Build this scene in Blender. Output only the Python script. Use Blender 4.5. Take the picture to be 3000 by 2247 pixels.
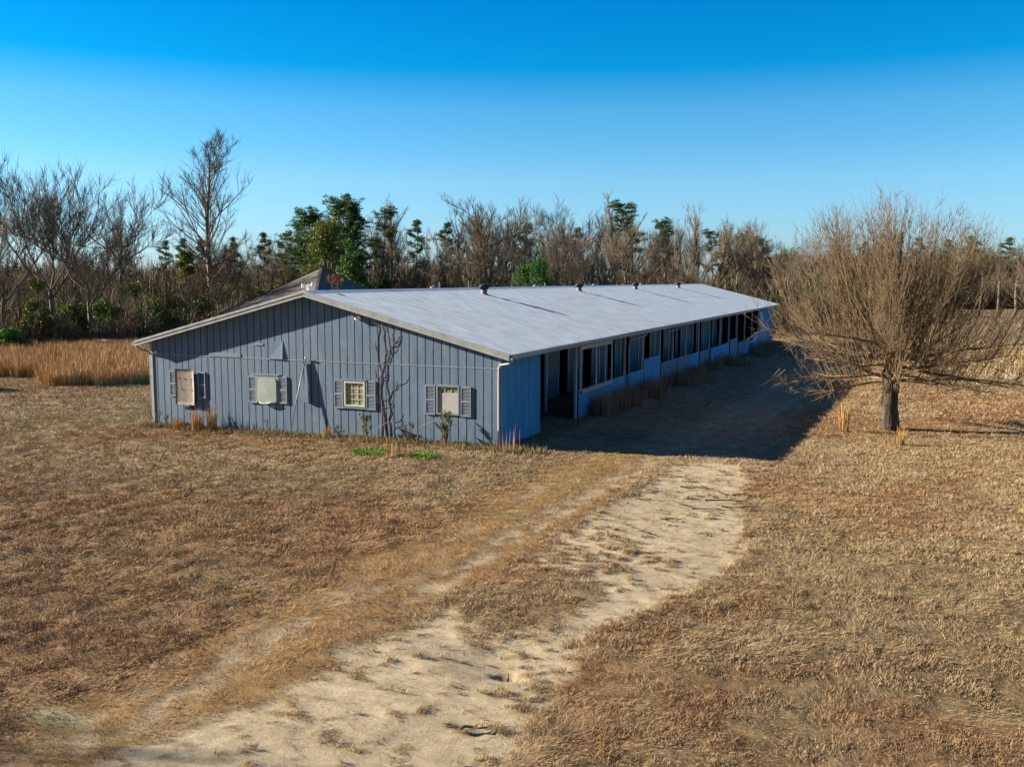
import bpy, math, random
import numpy as np
from mathutils import Vector
# ------------------------------------------------------------------ camera, sky, sun, exposure
S = bpy.context.scene
for o in list(bpy.data.objects): bpy.data.objects.remove(o)
COL = S.collection
FPX, PITCH, ROLL, YAW = 2741.3, 0.1112, 0.0028, 0.3983
CAM = np.array([12.018, -27.607, 5.484])
_F = np.array([-math.sin(YAW)*math.cos(PITCH), math.cos(YAW)*math.cos(PITCH), -math.sin(PITCH)])
_R0 = np.array([math.cos(YAW), math.sin(YAW), 0.0]); _U0 = np.cross(_R0, _F)
_R = _R0*math.cos(ROLL)+_U0*math.sin(ROLL); _U = -_R0*math.sin(ROLL)+_U0*math.cos(ROLL)
cam = bpy.data.cameras.new('camera'); co = bpy.data.objects.new('camera', cam); COL.objects.link(co)
from mathutils import Matrix
co.matrix_world = Matrix(((_R[0], _U[0], -_F[0], CAM[0]), (_R[1], _U[1], -_F[1], CAM[1]), (_R[2], _U[2], -_F[2], CAM[2]), (0, 0, 0, 1)))
cam.sensor_width = 36; cam.lens = 36*FPX/3000; cam.clip_start = 0.2; cam.clip_end = 5000
S.camera = co
SUNV = Vector((-1, -0.22, 0.375)).normalized()          # towards the sun
SUN_EL = math.asin(SUNV.z); SUN_ROT = math.atan2(SUNV.x, SUNV.y)
w = bpy.data.worlds.new('World'); S.world = w; w.use_nodes = True
nt = w.node_tree; nt.nodes.clear()
def N(t, **k):
    n = nt.nodes.new(t)
    for a, b in k.items(): setattr(n, a, b)
    return n
sky = N('ShaderNodeTexSky', sky_type='NISHITA', sun_disc=False, sun_elevation=SUN_EL, sun_rotation=SUN_ROT,
        altitude=200, air_density=1.0, dust_density=0.3, ozone_density=3.0)
tc = N('ShaderNodeTexCoord'); sp = N('ShaderNodeSeparateXYZ'); rp = N('ShaderNodeValToRGB')
nt.links.new(tc.outputs['Generated'], sp.inputs[0]); nt.links.new(sp.outputs['Z'], rp.inputs[0])
els = rp.color_ramp.elements
els[0].position = 0.0; els[0].color = (0.50, 0.66, 1.0, 1)
els[1].position = 0.28; els[1].color = (0.001, 0.55, 0.93, 1)
for p_, c_ in ((0.10, (0.49, 0.79, 0.98, 1)), (0.133, (0.36, 0.76, 0.96, 1)), (0.172, (0.26, 0.735, 0.957, 1)), (0.21, (0.012, 0.62, 0.93, 1)), (0.05, (0.50, 0.74, 1.0, 1)), (0.42, (0.10, 0.52, 0.85, 1)), (0.75, (0.48, 0.56, 0.78, 1)), (1.0, (0.46, 0.54, 0.74, 1))):
    e = els.new(p_); e.color = c_
mx = N('ShaderNodeMixRGB', blend_type='MULTIPLY'); mx.inputs[0].default_value = 1
bg = N('ShaderNodeBackground'); bg.inputs[1].default_value = 0.061
wo = N('ShaderNodeOutputWorld')
nt.links.new(sky.outputs[0], mx.inputs[1]); nt.links.new(rp.outputs[0], mx.inputs[2])
dk_ = N('ShaderNodeMapRange'); dk_.inputs[1].default_value = -0.5; dk_.inputs[2].default_value = 0.35; dk_.inputs[3].default_value = 0.42
m3 = N('ShaderNodeVectorMath', operation='SCALE')       # dims the sky behind the camera, to deepen shade on the gable
nt.links.new(sp.outputs['Y'], dk_.inputs[0]); nt.links.new(mx.outputs[0], m3.inputs[0]); nt.links.new(dk_.outputs[0], m3.inputs['Scale'])
nt.links.new(m3.outputs[0], bg.inputs[0]); nt.links.new(bg.outputs[0], wo.inputs[0])
sl = bpy.data.lights.new('sun', 'SUN'); sl.energy = 5.0; sl.angle = math.radians(0.5); sl.color = (1.0, 0.87, 0.70)
so = bpy.data.objects.new('sun', sl); COL.objects.link(so); so.location = (-60, -20, 40)
so.rotation_euler = (-SUNV).to_track_quat('-Z', 'Y').to_euler()
S.view_settings.view_transform = 'Standard'; S.view_settings.look = 'None'
S.view_settings.exposure = 1.65; S.view_settings.gamma = 1
S.render.engine = 'CYCLES'; S.render.resolution_x = 1024; S.render.resolution_y = 766

# ------------------------------------------------------------------ helpers
rng = np.random.default_rng(7); random.seed(7)
def ray(u, v):
    return _F+_R*(u-1500)/FPX-_U*(v-1123.5)/FPX
def at(px, d):                      # photo column (of 2212) and ground distance -> x, y
    r = ray(px*3000/2212, 817.0); r = r/math.hypot(r[0], r[1]); return CAM[0]+r[0]*d, CAM[1]+r[1]*d
def zt(py, d):                      # photo row (of 1657) at a distance -> height
    return CAM[2]+(602.5-py)*d/2021.2
def hash2(ix, iy, s):
    h = (ix.astype(np.int64)*374761393+iy.astype(np.int64)*668265263+s*974711) & 0x7fffffff
    h = ((h ^ (h >> 13))*1274126177) & 0x7fffffff
    return ((h ^ (h >> 16)) & 0xffff)/65535.0
def vnoise(x, y, scale, s=0):
    x = np.asarray(x, float)/scale; y = np.asarray(y, float)/scale
    ix = np.floor(x); iy = np.floor(y); fx = x-ix; fy = y-iy
    fx = fx*fx*(3-2*fx); fy = fy*fy*(3-2*fy)
    a = hash2(ix, iy, s); b = hash2(ix+1, iy, s); c = hash2(ix, iy+1, s); d = hash2(ix+1, iy+1, s)
    return (a*(1-fx)+b*fx)*(1-fy)+(c*(1-fx)+d*fx)*fy
def fbm(x, y, scale, s=0, o=3):
    v = 0; a = .5; t = 0
    for i in range(o): v = v+a*vnoise(x, y, scale/2**i, s+i*17); t += a; a *= .5
    return v/t
def sst(x, a, b):
    t = np.clip((x-a)/(b-a), 0, 1); return t*t*(3-2*t)
def ground_z(x, y):
    x = np.asarray(x, float); y = np.asarray(y, float)
    z = -0.17*sst(-x, 0, 14)*sst(y, -14, 0)-0.0115*np.clip(y, 0, 62)*sst(x, -30, 2)-0.007*np.clip(y, 0, 90)*(1-sst(x, -30, 2))
    z = z-0.03*sst(x, 1, 6)*sst(y, -2, 4)
    return z

def tag(o, label=None, cat=None, group=None, kind=None):
    if label: o['label'] = label
    if cat: o['category'] = cat
    if group: o['group'] = group
    if kind: o['kind'] = kind
    return o
def empty(name, loc, label, cat, group=None, rz=0):
    o = bpy.data.objects.new(name, None); COL.objects.link(o); o.location = loc; o.rotation_euler.z = rz
    o.empty_display_size = .3
    return tag(o, label, cat, group)
def raw_mesh(name, V, F, mats, cols=None, smooth=False, mi=None):
    """V (n,3) array, F list of equal or ragged faces or (m,k) array"""
    me = bpy.data.meshes.new(name)
    V = np.ascontiguousarray(V, dtype=np.float32)
    if isinstance(F, np.ndarray):
        m, k = F.shape; li = F.reshape(-1).astype(np.int32); ls = np.arange(0, m*k, k, dtype=np.int32)
    else:
        m = len(F); ln = np.array([len(f) for f in F], dtype=np.int32)
        li = np.array([i for f in F for i in f], dtype=np.int32); ls = np.concatenate(([0], np.cumsum(ln)[:-1])).astype(np.int32)
    me.vertices.add(len(V)); me.vertices.foreach_set('co', V.reshape(-1))
    me.loops.add(len(li)); me.loops.foreach_set('vertex_index', li)
    me.polygons.add(m); me.polygons.foreach_set('loop_start', ls)
    if mi is not None: me.polygons.foreach_set('material_index', np.array(mi, dtype=np.int32))
    me.polygons.foreach_set('use_smooth', np.full(m, bool(smooth)))
    me.update(calc_edges=True)
    if cols is not None:
        ca = me.color_attributes.new('tint', 'FLOAT_COLOR', 'POINT')
        c4 = np.ones((len(V), 4), dtype=np.float32); c4[:, :3] = cols
        ca.data.foreach_set('color', c4.reshape(-1))
    for mt in (mats if isinstance(mats, (list, tuple)) else [mats]): me.materials.append(mt)
    return me
def link(name, me, parent=None, loc=None):
    o = bpy.data.objects.new(name, me); COL.objects.link(o)
    if parent is not None: o.parent = parent
    if loc is not None: o.location = loc
    return o
class MB:
    def __init__(s): s.v = []; s.f = []; s.m = []
    def face(s, pts, m=0):
        n = len(s.v); s.v += [tuple(p) for p in pts]; s.f.append(tuple(range(n, n+len(pts)))); s.m.append(m)
    def box(s, a, b, m=0):
        x0, y0, z0 = [min(i, j) for i, j in zip(a, b)]; x1, y1, z1 = [max(i, j) for i, j in zip(a, b)]
        s.prism([(x0, y0, z0), (x1, y0, z0), (x1, y1, z0), (x0, y1, z0)], [(x0, y0, z1), (x1, y0, z1), (x1, y1, z1), (x0, y1, z1)], m)
    def prism(s, lo, hi, m=0):
        n = len(s.v); k = len(lo); s.v += [tuple(p) for p in lo]+[tuple(p) for p in hi]
        s.f.append(tuple(range(n+k-1, n-1, -1))); s.f.append(tuple(range(n+k, n+2*k))); s.m += [m, m]
        for i in range(k):
            j = (i+1) % k; s.f.append((n+i, n+j, n+k+j, n+k+i)); s.m.append(m)
    def bar(s, p, q, w, h, up=(0, 0, 1), m=0):
        p = Vector(p); q = Vector(q); d = (q-p).normalized(); u = Vector(up); r = d.cross(u).normalized(); u = r.cross(d)
        c = [r*w/2*a+u*h/2*b for a, b in ((-1, -1), (1, -1), (1, 1), (-1, 1))]
        s.prism([p+e for e in c], [q+e for e in c], m)
    def tube(s, pts, rad, n=8, m=0, cap=True):
        pts = [Vector(p) for p in pts]
        if not isinstance(rad, (list, tuple)): rad = [rad]*len(pts)
        base = len(s.v); pr = None
        for i, p in enumerate(pts):
            d = (pts[min(i+1, len(pts)-1)]-pts[max(i-1, 0)]).normalized()
            if pr is None: pr = d.orthogonal().normalized()
            pr = (pr-d*pr.dot(d)).normalized(); b = d.cross(pr)
            for j in range(n):
                a = 2*math.pi*j/n; s.v.append(tuple(p+(pr*math.cos(a)+b*math.sin(a))*rad[i]))
        for i in range(len(pts)-1):
            for j in range(n):
                k = (j+1) % n; s.f.append((base+i*n+j, base+i*n+k, base+(i+1)*n+k, base+(i+1)*n+j)); s.m.append(m)
        if cap:
            s.f.append(tuple(range(base+n-1, base-1, -1))); e = base+(len(pts)-1)*n; s.f.append(tuple(range(e, e+n))); s.m += [m, m]
    def build(s, name, mats, parent=None, smooth=False, off=(0, 0, 0)):
        if not s.v: return None
        V = np.array(s.v)-np.array(off)
        return link(name, raw_mesh(name, V, s.f, mats, smooth=smooth, mi=s.m), parent)

# ------------------------------------------------------------------ materials
def mat(name, rough=.8, metal=0, spec=.3):
    m = bpy.data.materials.new(name); m.use_nodes = True
    b = m.node_tree.nodes['Principled BSDF']; b.inputs['Roughness'].default_value = rough
    b.inputs['Metallic'].default_value = metal; b.inputs['Specular IOR Level'].default_value = spec
    return m, m.node_tree, b
def mnode(t, ty, **k):
    n = t.nodes.new(ty)
    for a, b in k.items():
        if a in n.inputs.keys(): n.inputs[a].default_value = b
        else: setattr(n, a, b)
    return n
def noise_col(name, stops, scale=(1, 1, 1), ns=3.0, detail=6, rough=.8, metal=0, bump=0, bscale=30, spec=.3, extra=None, bdist=.02):
    """object space noise -> ramp of colours; extra = (colour, lo, hi, scale vec, noise scale): patches of a second colour"""
    m, t, b = mat(name, rough, metal, spec)
    tc = mnode(t, 'ShaderNodeTexCoord'); mp = mnode(t, 'ShaderNodeMapping'); mp.inputs['Scale'].default_value = scale
    n = mnode(t, 'ShaderNodeTexNoise', Scale=ns, Detail=detail, Roughness=.6)
    r = mnode(t, 'ShaderNodeValToRGB'); e = r.color_ramp.elements
    lo, hi = .3, .7
    for i, c in enumerate(stops):
        p = lo+(hi-lo)*i/max(1, len(stops)-1)
        if i < 2: e[i].position = p; e[i].color = (*c, 1)
        else: e.new(p).color = (*c, 1)
    L = t.links.new
    L(tc.outputs['Object'], mp.inputs[0]); L(mp.outputs[0], n.inputs['Vector']); L(n.outputs[0], r.inputs[0])
    out = r.outputs[0]
    for ex in (extra or []):
        c, a0, a1, sc, s2 = ex
        mp2 = mnode(t, 'ShaderNodeMapping'); mp2.inputs['Scale'].default_value = sc; mp2.inputs['Location'].default_value = (3.1*s2, 7, 2)
        n2 = mnode(t, 'ShaderNodeTexNoise', Scale=s2, Detail=5, Roughness=.65)
        mr = mnode(t, 'ShaderNodeMapRange'); mr.inputs[1].default_value = a0; mr.inputs[2].default_value = a1
        mx = mnode(t, 'ShaderNodeMixRGB'); mx.inputs[2].default_value = (*c, 1)
        L(tc.outputs['Object'], mp2.inputs[0]); L(mp2.outputs[0], n2.inputs['Vector']); L(n2.outputs[0], mr.inputs[0])
        L(mr.outputs[0], mx.inputs[0]); L(out, mx.inputs[1]); out = mx.outputs[0]
    L(out, b.inputs['Base Color'])
    if bump:
        n3 = mnode(t, 'ShaderNodeTexNoise', Scale=bscale, Detail=4); bp = mnode(t, 'ShaderNodeBump', Strength=bump, Distance=bdist)
        L(mp.outputs[0], n3.inputs['Vector']); L(n3.outputs[0], bp.inputs['Height']); L(bp.outputs[0], b.inputs['Normal'])
    return m
def tint_mat(name, rough=.85, var=.35, trans=0):
    """per-face colour from the mesh, varied a little from piece to piece"""
    m, t, b = mat(name, rough, 0, .15)
    a = mnode(t, 'ShaderNodeAttribute', attribute_name='tint'); g = mnode(t, 'ShaderNodeNewGeometry')
    mr = mnode(t, 'ShaderNodeMapRange'); mr.inputs[3].default_value = 1-var; mr.inputs[4].default_value = 1+var
    mx = mnode(t, 'ShaderNodeVectorMath', operation='SCALE')
    L = t.links.new
    L(g.outputs['Random Per Island'], mr.inputs[0]); L(a.outputs['Color'], mx.inputs[0]); L(mr.outputs[0], mx.inputs['Scale'])
    L(mx.outputs[0], b.inputs['Base Color'])
    if trans:
        tr = mnode(t, 'ShaderNodeBsdfTranslucent'); ms = mnode(t, 'ShaderNodeMixShader'); ms.inputs[0].default_value = trans
        o = t.nodes['Material Output']; L(mx.outputs[0], tr.inputs[0]); L(b.outputs[0], ms.inputs[1]); L(tr.outputs[0], ms.inputs[2]); L(ms.outputs[0], o.inputs[0])
    return m
WALLC = [(.092, .152, .235), (.122, .188, .275), (.15, .215, .30)]
M_wall = noise_col('blue_grey_paint', WALLC, (3, 3, .35), 1.4, rough=.75, bump=.25, bscale=14, spec=.25,
                   extra=[((.20, .27, .33), .56, .78, (1, 1, .5), 1.6), ((.10, .10, .105), .58, .80, (5, 5, .6), 2.2), ((.16, .13, .11), .66, .74, (2, 2, 1), 4)])
M_side = noise_col('side_paint_shade_blue', [(.025, .20, .41), (.035, .25, .49), (.07, .29, .50)], (3, 3, .35), 1.4, rough=.75, bump=.2, bscale=14,  # barn paint made bluer: the shaded side's blue is in the colour
                   extra=[((.22, .29, .33), .62, .8, (3, 3, .5), 1.2)])
M_old = noise_col('weathered_siding', [(.09, .19, .28), (.14, .22, .30), (.16, .16, .16)], (5, 5, .4), 1.6, rough=.9, bump=.3, bscale=16)
M_groove = noise_col('groove_dirt', [(.018, .024, .035), (.03, .04, .055)], ns=4)
M_trim = noise_col('trim_paint', [(.24, .26, .27), (.38, .39, .39)], (1, 1, 1), 3, rough=.6, bump=.1, extra=[((.13, .11, .10), .6, .75, (1, 1, 4), 3)])
M_white = noise_col('white_paint', [(.45, .45, .43), (.6, .6, .57)], ns=5, rough=.5)
M_shut = noise_col('shutter_paint', [(.17, .22, .28), (.23, .28, .34)], ns=5, rough=.7)
M_shutb = noise_col('shutter_backing', [(.09, .12, .16), (.12, .15, .19)], ns=5)
M_post = noise_col('grey_post_paint', [(.42, .46, .50), (.58, .61, .62)], (4, 4, .6), 2, rough=.7)
M_ply = noise_col('bare_plywood', [(.19, .17, .155), (.28, .25, .22), (.16, .135, .12)], (2.5, 2, .8), 2.4, rough=.9, bump=.3, bscale=20,
                  extra=[((.13, .09, .08), .6, .72, (9, 2, 1.1), 3)])
M_cover = noise_col('green_grey_sheet', [(.27, .33, .31), (.35, .40, .37)], ns=2.5, rough=.55)
M_stain = noise_col('rust_stain', [(.12, .10, .10), (.2, .17, .17)], ns=6)
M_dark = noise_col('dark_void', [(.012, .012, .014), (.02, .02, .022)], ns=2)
M_inner = noise_col('inner_wall_board', [(.10, .17, .20), (.14, .21, .25), (.18, .22, .23)], (3, 3, .3), 1.5, rough=.8)
M_dirt = noise_col('stable_dirt', [(.05, .045, .04), (.10, .09, .08)], ns=1.2, rough=.95, bump=.4, bscale=8, extra=[((.20, .20, .2), .58, .7, (1, .3, 1), 1.0)])
M_pole = noise_col('galvanised_pipe', [(.16, .17, .18), (.25, .26, .26)], ns=8, rough=.45, metal=.3)
M_vent = noise_col('weathered_vent', [(.035, .035, .04), (.08, .075, .08)], ns=7, rough=.6, metal=.2)
M_collar = noise_col('vent_collar_metal', [(.15, .145, .15), (.24, .23, .24)], ns=6, rough=.55, metal=.2)
M_vine = noise_col('vine_bark', [(.17, .13, .11), (.28, .22, .18)], ns=8, rough=.95)
M_shingle = noise_col('dark_shingle', [(.085, .078, .07), (.13, .12, .105)], (1, 1, 1), 2.5, rough=.9, bump=.4, bscale=12)
M_wood = noise_col('old_fence_wood', [(.07, .055, .045), (.15, .12, .1)], ns=4, rough=.9)
M_stick = noise_col('dead_stick', [(.06, .045, .035), (.16, .12, .09)], ns=9, rough=.9)
M_bark = noise_col('grey_bark', [(.09, .075, .056), (.19, .16, .12)], (1, 1, .5), 3, rough=.95, bump=.6, bscale=14)
M_barkd = noise_col('dark_bark', [(.04, .032, .026), (.09, .07, .055)], (1, 1, .4), 3, rough=.95, bump=.8, bscale=10)
M_twig = noise_col('grey_brown_twig', [(.11, .090, .062), (.19, .155, .108)], ns=.6, rough=.95)
M_twigr = noise_col('reddish_twig', [(.20, .13, .10), (.30, .20, .15)], ns=.6, rough=.95)
M_pear = noise_col('olive_tan_shoot', [(.105, .078, .042), (.20, .15, .088), (.15, .085, .05)], ns=.8, rough=.9)
M_peart = noise_col('pear_trunk_bark', [(.03, .022, .016), (.12, .095, .065)], (2, 2, .5), 3, rough=.95, bump=1, bscale=9, bdist=.05)
M_blade = tint_mat('dry_blade', .8, .22)
M_leaf = tint_mat('leaf', .6, .35, .15)
M_brush = tint_mat('brush_twig', .9, .35)
M_blue = noise_col('blue_plastic', [(.02, .08, .35), (.03, .1, .42)], ns=3, rough=.4)
M_red = noise_col('red_plastic', [(.55, .06, .03), (.6, .09, .05)], ns=3, rough=.5)

# glass
m, t, b = mat('window_glass', .08, 0, .6); M_glass = m
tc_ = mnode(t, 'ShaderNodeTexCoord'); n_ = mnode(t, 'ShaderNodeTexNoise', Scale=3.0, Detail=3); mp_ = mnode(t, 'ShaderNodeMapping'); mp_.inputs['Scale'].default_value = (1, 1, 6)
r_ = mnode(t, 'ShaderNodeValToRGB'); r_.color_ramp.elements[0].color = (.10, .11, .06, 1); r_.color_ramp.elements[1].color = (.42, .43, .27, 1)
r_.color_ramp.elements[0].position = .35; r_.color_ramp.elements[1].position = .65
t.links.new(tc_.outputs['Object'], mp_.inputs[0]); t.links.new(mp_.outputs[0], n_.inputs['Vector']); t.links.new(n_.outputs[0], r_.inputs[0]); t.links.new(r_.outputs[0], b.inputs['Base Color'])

# corrugated roof metal: pale galvanised sheet, rust streaks down the slope
m, t, b = mat('corrugated_metal', .5, .3, .5); M_roof = m
L = t.links.new
tc_ = mnode(t, 'ShaderNodeTexCoord')
def _nz(scale, ns, det=6):
    mp = mnode(t, 'ShaderNodeMapping'); mp.inputs['Scale'].default_value = scale; n = mnode(t, 'ShaderNodeTexNoise', Scale=ns, Detail=det, Roughness=.6)
    L(tc_.outputs['Object'], mp.inputs[0]); L(mp.outputs[0], n.inputs['Vector']); return n.outputs[0]
base = mnode(t, 'ShaderNodeValToRGB'); base.color_ramp.elements[0].color = (.48, .60, .71, 1); base.color_ramp.elements[1].color = (.62, .76, .88, 1)
base.color_ramp.elements[0].position = .3; base.color_ramp.elements[1].position = .7
L(_nz((.25, 2.2, .25), 1.0), base.inputs[0])
streak = _nz((.35, 9, .35), 1.0, 3); patch = _nz((.5, .16, .5), 1.0, 3)
mul = mnode(t, 'ShaderNodeMath', operation='MULTIPLY'); L(streak, mul.inputs[0]); L(patch, mul.inputs[1])
mr = mnode(t, 'ShaderNodeMapRange'); mr.inputs[1].default_value = .27; mr.inputs[2].default_value = .40; mr.inputs[4].default_value = .85; L(mul.outputs[0], mr.inputs[0])
# rust gathers on the lower half of the front third of the slope
sx = mnode(t, 'ShaderNodeSeparateXYZ'); L(tc_.outputs['Object'], sx.inputs[0])
a1 = mnode(t, 'ShaderNodeMapRange'); a1.inputs[1].default_value = -6.5; a1.inputs[2].default_value = -3; a1.inputs[3].default_value = .25; L(sx.outputs['X'], a1.inputs[0])
a2 = mnode(t, 'ShaderNodeMapRange'); a2.inputs[1].default_value = 12; a2.inputs[2].default_value = 40; a2.inputs[3].default_value = 1; a2.inputs[4].default_value = .3; L(sx.outputs['Y'], a2.inputs[0])
m1 = mnode(t, 'ShaderNodeMath', operation='MULTIPLY'); L(a1.outputs[0], m1.inputs[0]); L(a2.outputs[0], m1.inputs[1])
m2 = mnode(t, 'ShaderNodeMath', operation='MULTIPLY'); L(m1.outputs[0], m2.inputs[0]); L(mr.outputs[0], m2.inputs[1])
mxr = mnode(t, 'ShaderNodeMixRGB'); mxr.inputs[2].default_value = (.24, .19, .21, 1); L(m2.outputs[0], mxr.inputs[0]); L(base.outputs[0], mxr.inputs[1])
L(mxr.outputs[0], b.inputs['Base Color'])
rr = mnode(t, 'ShaderNodeMapRange'); rr.inputs[3].default_value = .48; rr.inputs[4].default_value = .9; L(m2.outputs[0], rr.inputs[0]); L(rr.outputs[0], b.inputs['Roughness'])

# ------------------------------------------------------------------ ground
YL = [-26, -21, -19.1, -18, -16.9, -16, -14.8, -13.7, -12.6, -11.6, -9.6, -7.6, -5.4, -1.3, 0.2]
XL = [3.2, 3.7, 3.97, 4.33, 4.6, 4.6, 5.0, 5.25, 5.3, 5.5, 5.34, 5.26, 5.6, 5.75, 6.2]
YR = [-26, -18.4, -16.7, -15.6, -14, -12.4, -10.7, -8.3, -4.2, -.1, .2]
XR = [8.5, 8.05, 8.0, 7.93, 7.75, 8.2, 9.1, 9.25, 8.5, 7.9, 7.7]
def sand_mask(x, y):
    wob = (fbm(x, y, .9, 3)-.5)*1.3+(fbm(x, y, .18, 5)-.5)*.7
    l = np.interp(y, YL, XL); r = np.interp(y, YR, XR)
    d = np.minimum(x-l, r-x); d = np.minimum(d, (0.4-y)*1.2)
    s = sst(d+wob*.6, -.2, .22)
    # the grown-over middle patch
    pd = np.hypot((x-6.15)/1.15, (y+12.9)/1.9)-1
    s = s*sst(pd+wob*.55, -.25, .15)
    # mottling between patch and the big bare area
    mo = sst(fbm(x*.7, y*1.2, .17, 21, 4)+.17*np.exp(-((y+10.4)/1.9)**2)*(1-sst(x, 6.8, 8.6))+.06*np.exp(-((y+16.5)/1.2)**2)*sst(x, 6, 8)+.07*sst(-(x-np.interp(y, YL, XL)), -.9, .1), .66, .71)
    return s*(1-.9*mo)
def rut_mask(x, y):
    wob = (fbm(x, y, .5, 9)-.5)*.6
    c1 = 3.28+.05*np.sin(y*.4); c2 = np.interp(y, [-20, -13.8, -9.6, -5.8, 0, 10, 30], [4.5, 4.42, 4.4, 4.65, 5.05, 5.4, 6.0])
    r1 = .55*np.exp(-((x-c1+wob*.5)/.50)**2)*sst(-y, 9, 17)+.35*np.exp(-((x-c1+wob*.3)/.3)**2)*sst(-y, -6, 6)*(1-sst(-y, 8, 15))
    r2 = .8*np.exp(-((x-c2+wob*.3)/.36)**2)*sst(y, -17, -11)
    r3 = .6*np.exp(-((x-c2-1.55+wob*.3)/.28)**2)*sst(y, -1.5, 1.0)
    return np.clip((r1+r2+r3)*(.15+1.7*sst(fbm(x, y*.5, .22, 33), .35, .65)), 0, 1)
def track_mask(x, y):
    c = np.interp(y, [-26, -14, -3, 2.6, 10, 21, 60], [3.7, 3.7, 3.9, 4.6, 6.0, 6.5, 5.5])
    wob = (fbm(x, y, 1.5, 12)-.5)*.8
    return 1-sst(np.abs(x-c+wob), .9, 1.7)
def gcol(x, y):
    n1 = fbm(x, y, 5.5, 40, 3); n2 = fbm(x, y, 1.1, 50, 3); n3 = fbm(x, y, 14., 60, 2)
    tan = np.array((.305, .228, .124)); red = np.array((.275, .168, .082)); grey = np.array((.245, .196, .118)); org = np.array((.285, .172, .066))
    k = sst(n1*.6+n2*.4, .44, .60)[:, None]; c = tan*(1-k)+red*k
    k = sst(n2*.5+n3*.5, .52, .62)[:, None]*.55; c = c*(1-k)+grey*k
    # redder towards the left foreground, paler towards the barn
    k = (sst(-y, 6, 20)*.22)[:, None]; c = c*(1-k)+np.array((.235, .145, .08))*k
    k = (sst(-x-.3*y, 2, 30)*.3)[:, None]; c = c*(1-k)+np.array((.34, .26, .15))*k
    tm = track_mask(x, y)[:, None]*.85; c = c*(1-tm)+org*tm
    gr = (sst(-np.abs(x-3.9), -.7, -.1)*sst(n2, .45, .6)*sst(y, -16, -8)*.4)[:, None]; c = c*(1-gr)+np.array((.26, .235, .105))*gr
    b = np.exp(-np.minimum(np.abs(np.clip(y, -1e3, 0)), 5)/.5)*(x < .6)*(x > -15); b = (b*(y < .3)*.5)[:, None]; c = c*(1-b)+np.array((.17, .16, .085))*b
    sh = (sst(x, .3, 1.)*sst(-x, -9.5, -8)*sst(y, .5, 2)*(1-sst(y, 60, 70)))[:, None]*.55; c = c*(1-sh)+np.array((.42, .33, .24))*sh  # ground under the barn's shadow painted paler to lift the shade
    ms = (np.exp(-((x-2.4)/2.0)**2-((y-3.6)/1.7)**2)*sst(n2, .35, .55)*.8)[:, None]; c = c*(1-ms)+np.array((.06, .15, .07))*ms
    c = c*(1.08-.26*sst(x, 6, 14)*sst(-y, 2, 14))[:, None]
    far = (sst(np.hypot(x-12, y+27), 60, 120)*.7)[:, None]; c = c*(1-far)+np.array((.25, .185, .10))*far
    return c
SAND = np.array((.40, .335, .225))
def ax(lo, f0, f1, hi, st):
    mid = list(np.arange(f0, f1+1e-6, st)); a = []; v = f0; s = st
    while v > lo: s *= 1.16; v -= s; a.append(v)
    b = []; v = f1; s = st
    while v < hi: s *= 1.16; v += s; b.append(v)
    return np.array(a[::-1]+mid+b)
gx = ax(-1500, -16, 26, 1500, .11); gy = ax(-70, -24, 6, 3000, .11)
X, Y = np.meshgrid(gx, gy); x = X.ravel(); y = Y.ravel()
sm = sand_mask(x, y); rm = rut_mask(x, y)
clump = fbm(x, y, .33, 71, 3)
near = 1-sst(np.hypot(x-12, y+27), 45, 80)
z = ground_z(x, y)+(clump-.5)*.065*(1-sm)*near*(1-.7*track_mask(x, y))+(fbm(x, y, 1.6, 77, 3)-.5)*.07*near-.02*sm
z += near*sm*(fbm(x, y, .35, 81, 4)-.5)*.009
# eroded hollow with a small burrow, tyre ruts, a washed edge on the sand
hd = np.hypot((x-6.85)/.62, (y+15.75)/.5); z -= .12*np.exp(-hd**2)*(1+.0*x)
hb = np.hypot((x-7.05)/.17, (y+15.92)/.12); z -= .20*np.exp(-hb**4)
z -= .03*rut_mask(x, y)
for xx in (5.15, 5.32): z += .035*np.exp(-((x-xx-(y+18)*.06)/.045)**2)*sst(-y, 15.5, 16.5)*np.sin(y*26)*.5*(y > -21)
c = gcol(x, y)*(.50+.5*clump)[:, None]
c = c*(1-rm[:, None])+np.array((.33, .27, .18))*rm[:, None]
sv = (fbm(x, y, 2.2, 91, 3)-.5)[:, None]
sc = SAND*(1+.5*sv)*np.array((1, 1-.0, 1))
c = c*(1-sm[:, None])+sc*sm[:, None]
pd = (1-sst(np.hypot((x-2.45)/.45, (y+19.5)/.22)+(fbm(x, y, .3, 5)-.5)*.6, .7, 1.1))[:, None]; c = c*(1-pd)+np.array((.27, .27, .16))*pd
nx, ny = len(gx), len(gy)
ii = (np.arange(ny-1)[:, None]*nx+np.arange(nx-1)[None, :]).ravel()
Fq = np.stack([ii, ii+1, ii+nx+1, ii+nx], 1)
m, t, b = mat('dry_ground', .95, 0, .1); M_ground = m; L = t.links.new
a = mnode(t, 'ShaderNodeAttribute', attribute_name='tint'); tc_ = mnode(t, 'ShaderNodeTexCoord')
def gn(ns, det=8, ro=.7):
    n = mnode(t, 'ShaderNodeTexNoise', Scale=ns, Detail=det, Roughness=ro); L(tc_.outputs['Object'], n.inputs['Vector']); return n
n1 = gn(2.5); n2 = gn(26, 8, .85)
ad = mnode(t, 'ShaderNodeMath', operation='ADD'); L(n1.outputs[0], ad.inputs[0]); L(n2.outputs[0], ad.inputs[1])
mr = mnode(t, 'ShaderNodeMapRange'); mr.inputs[1].default_value = .7; mr.inputs[2].default_value = 1.3; mr.inputs[3].default_value = .45; mr.inputs[4].default_value = 1.5
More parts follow.
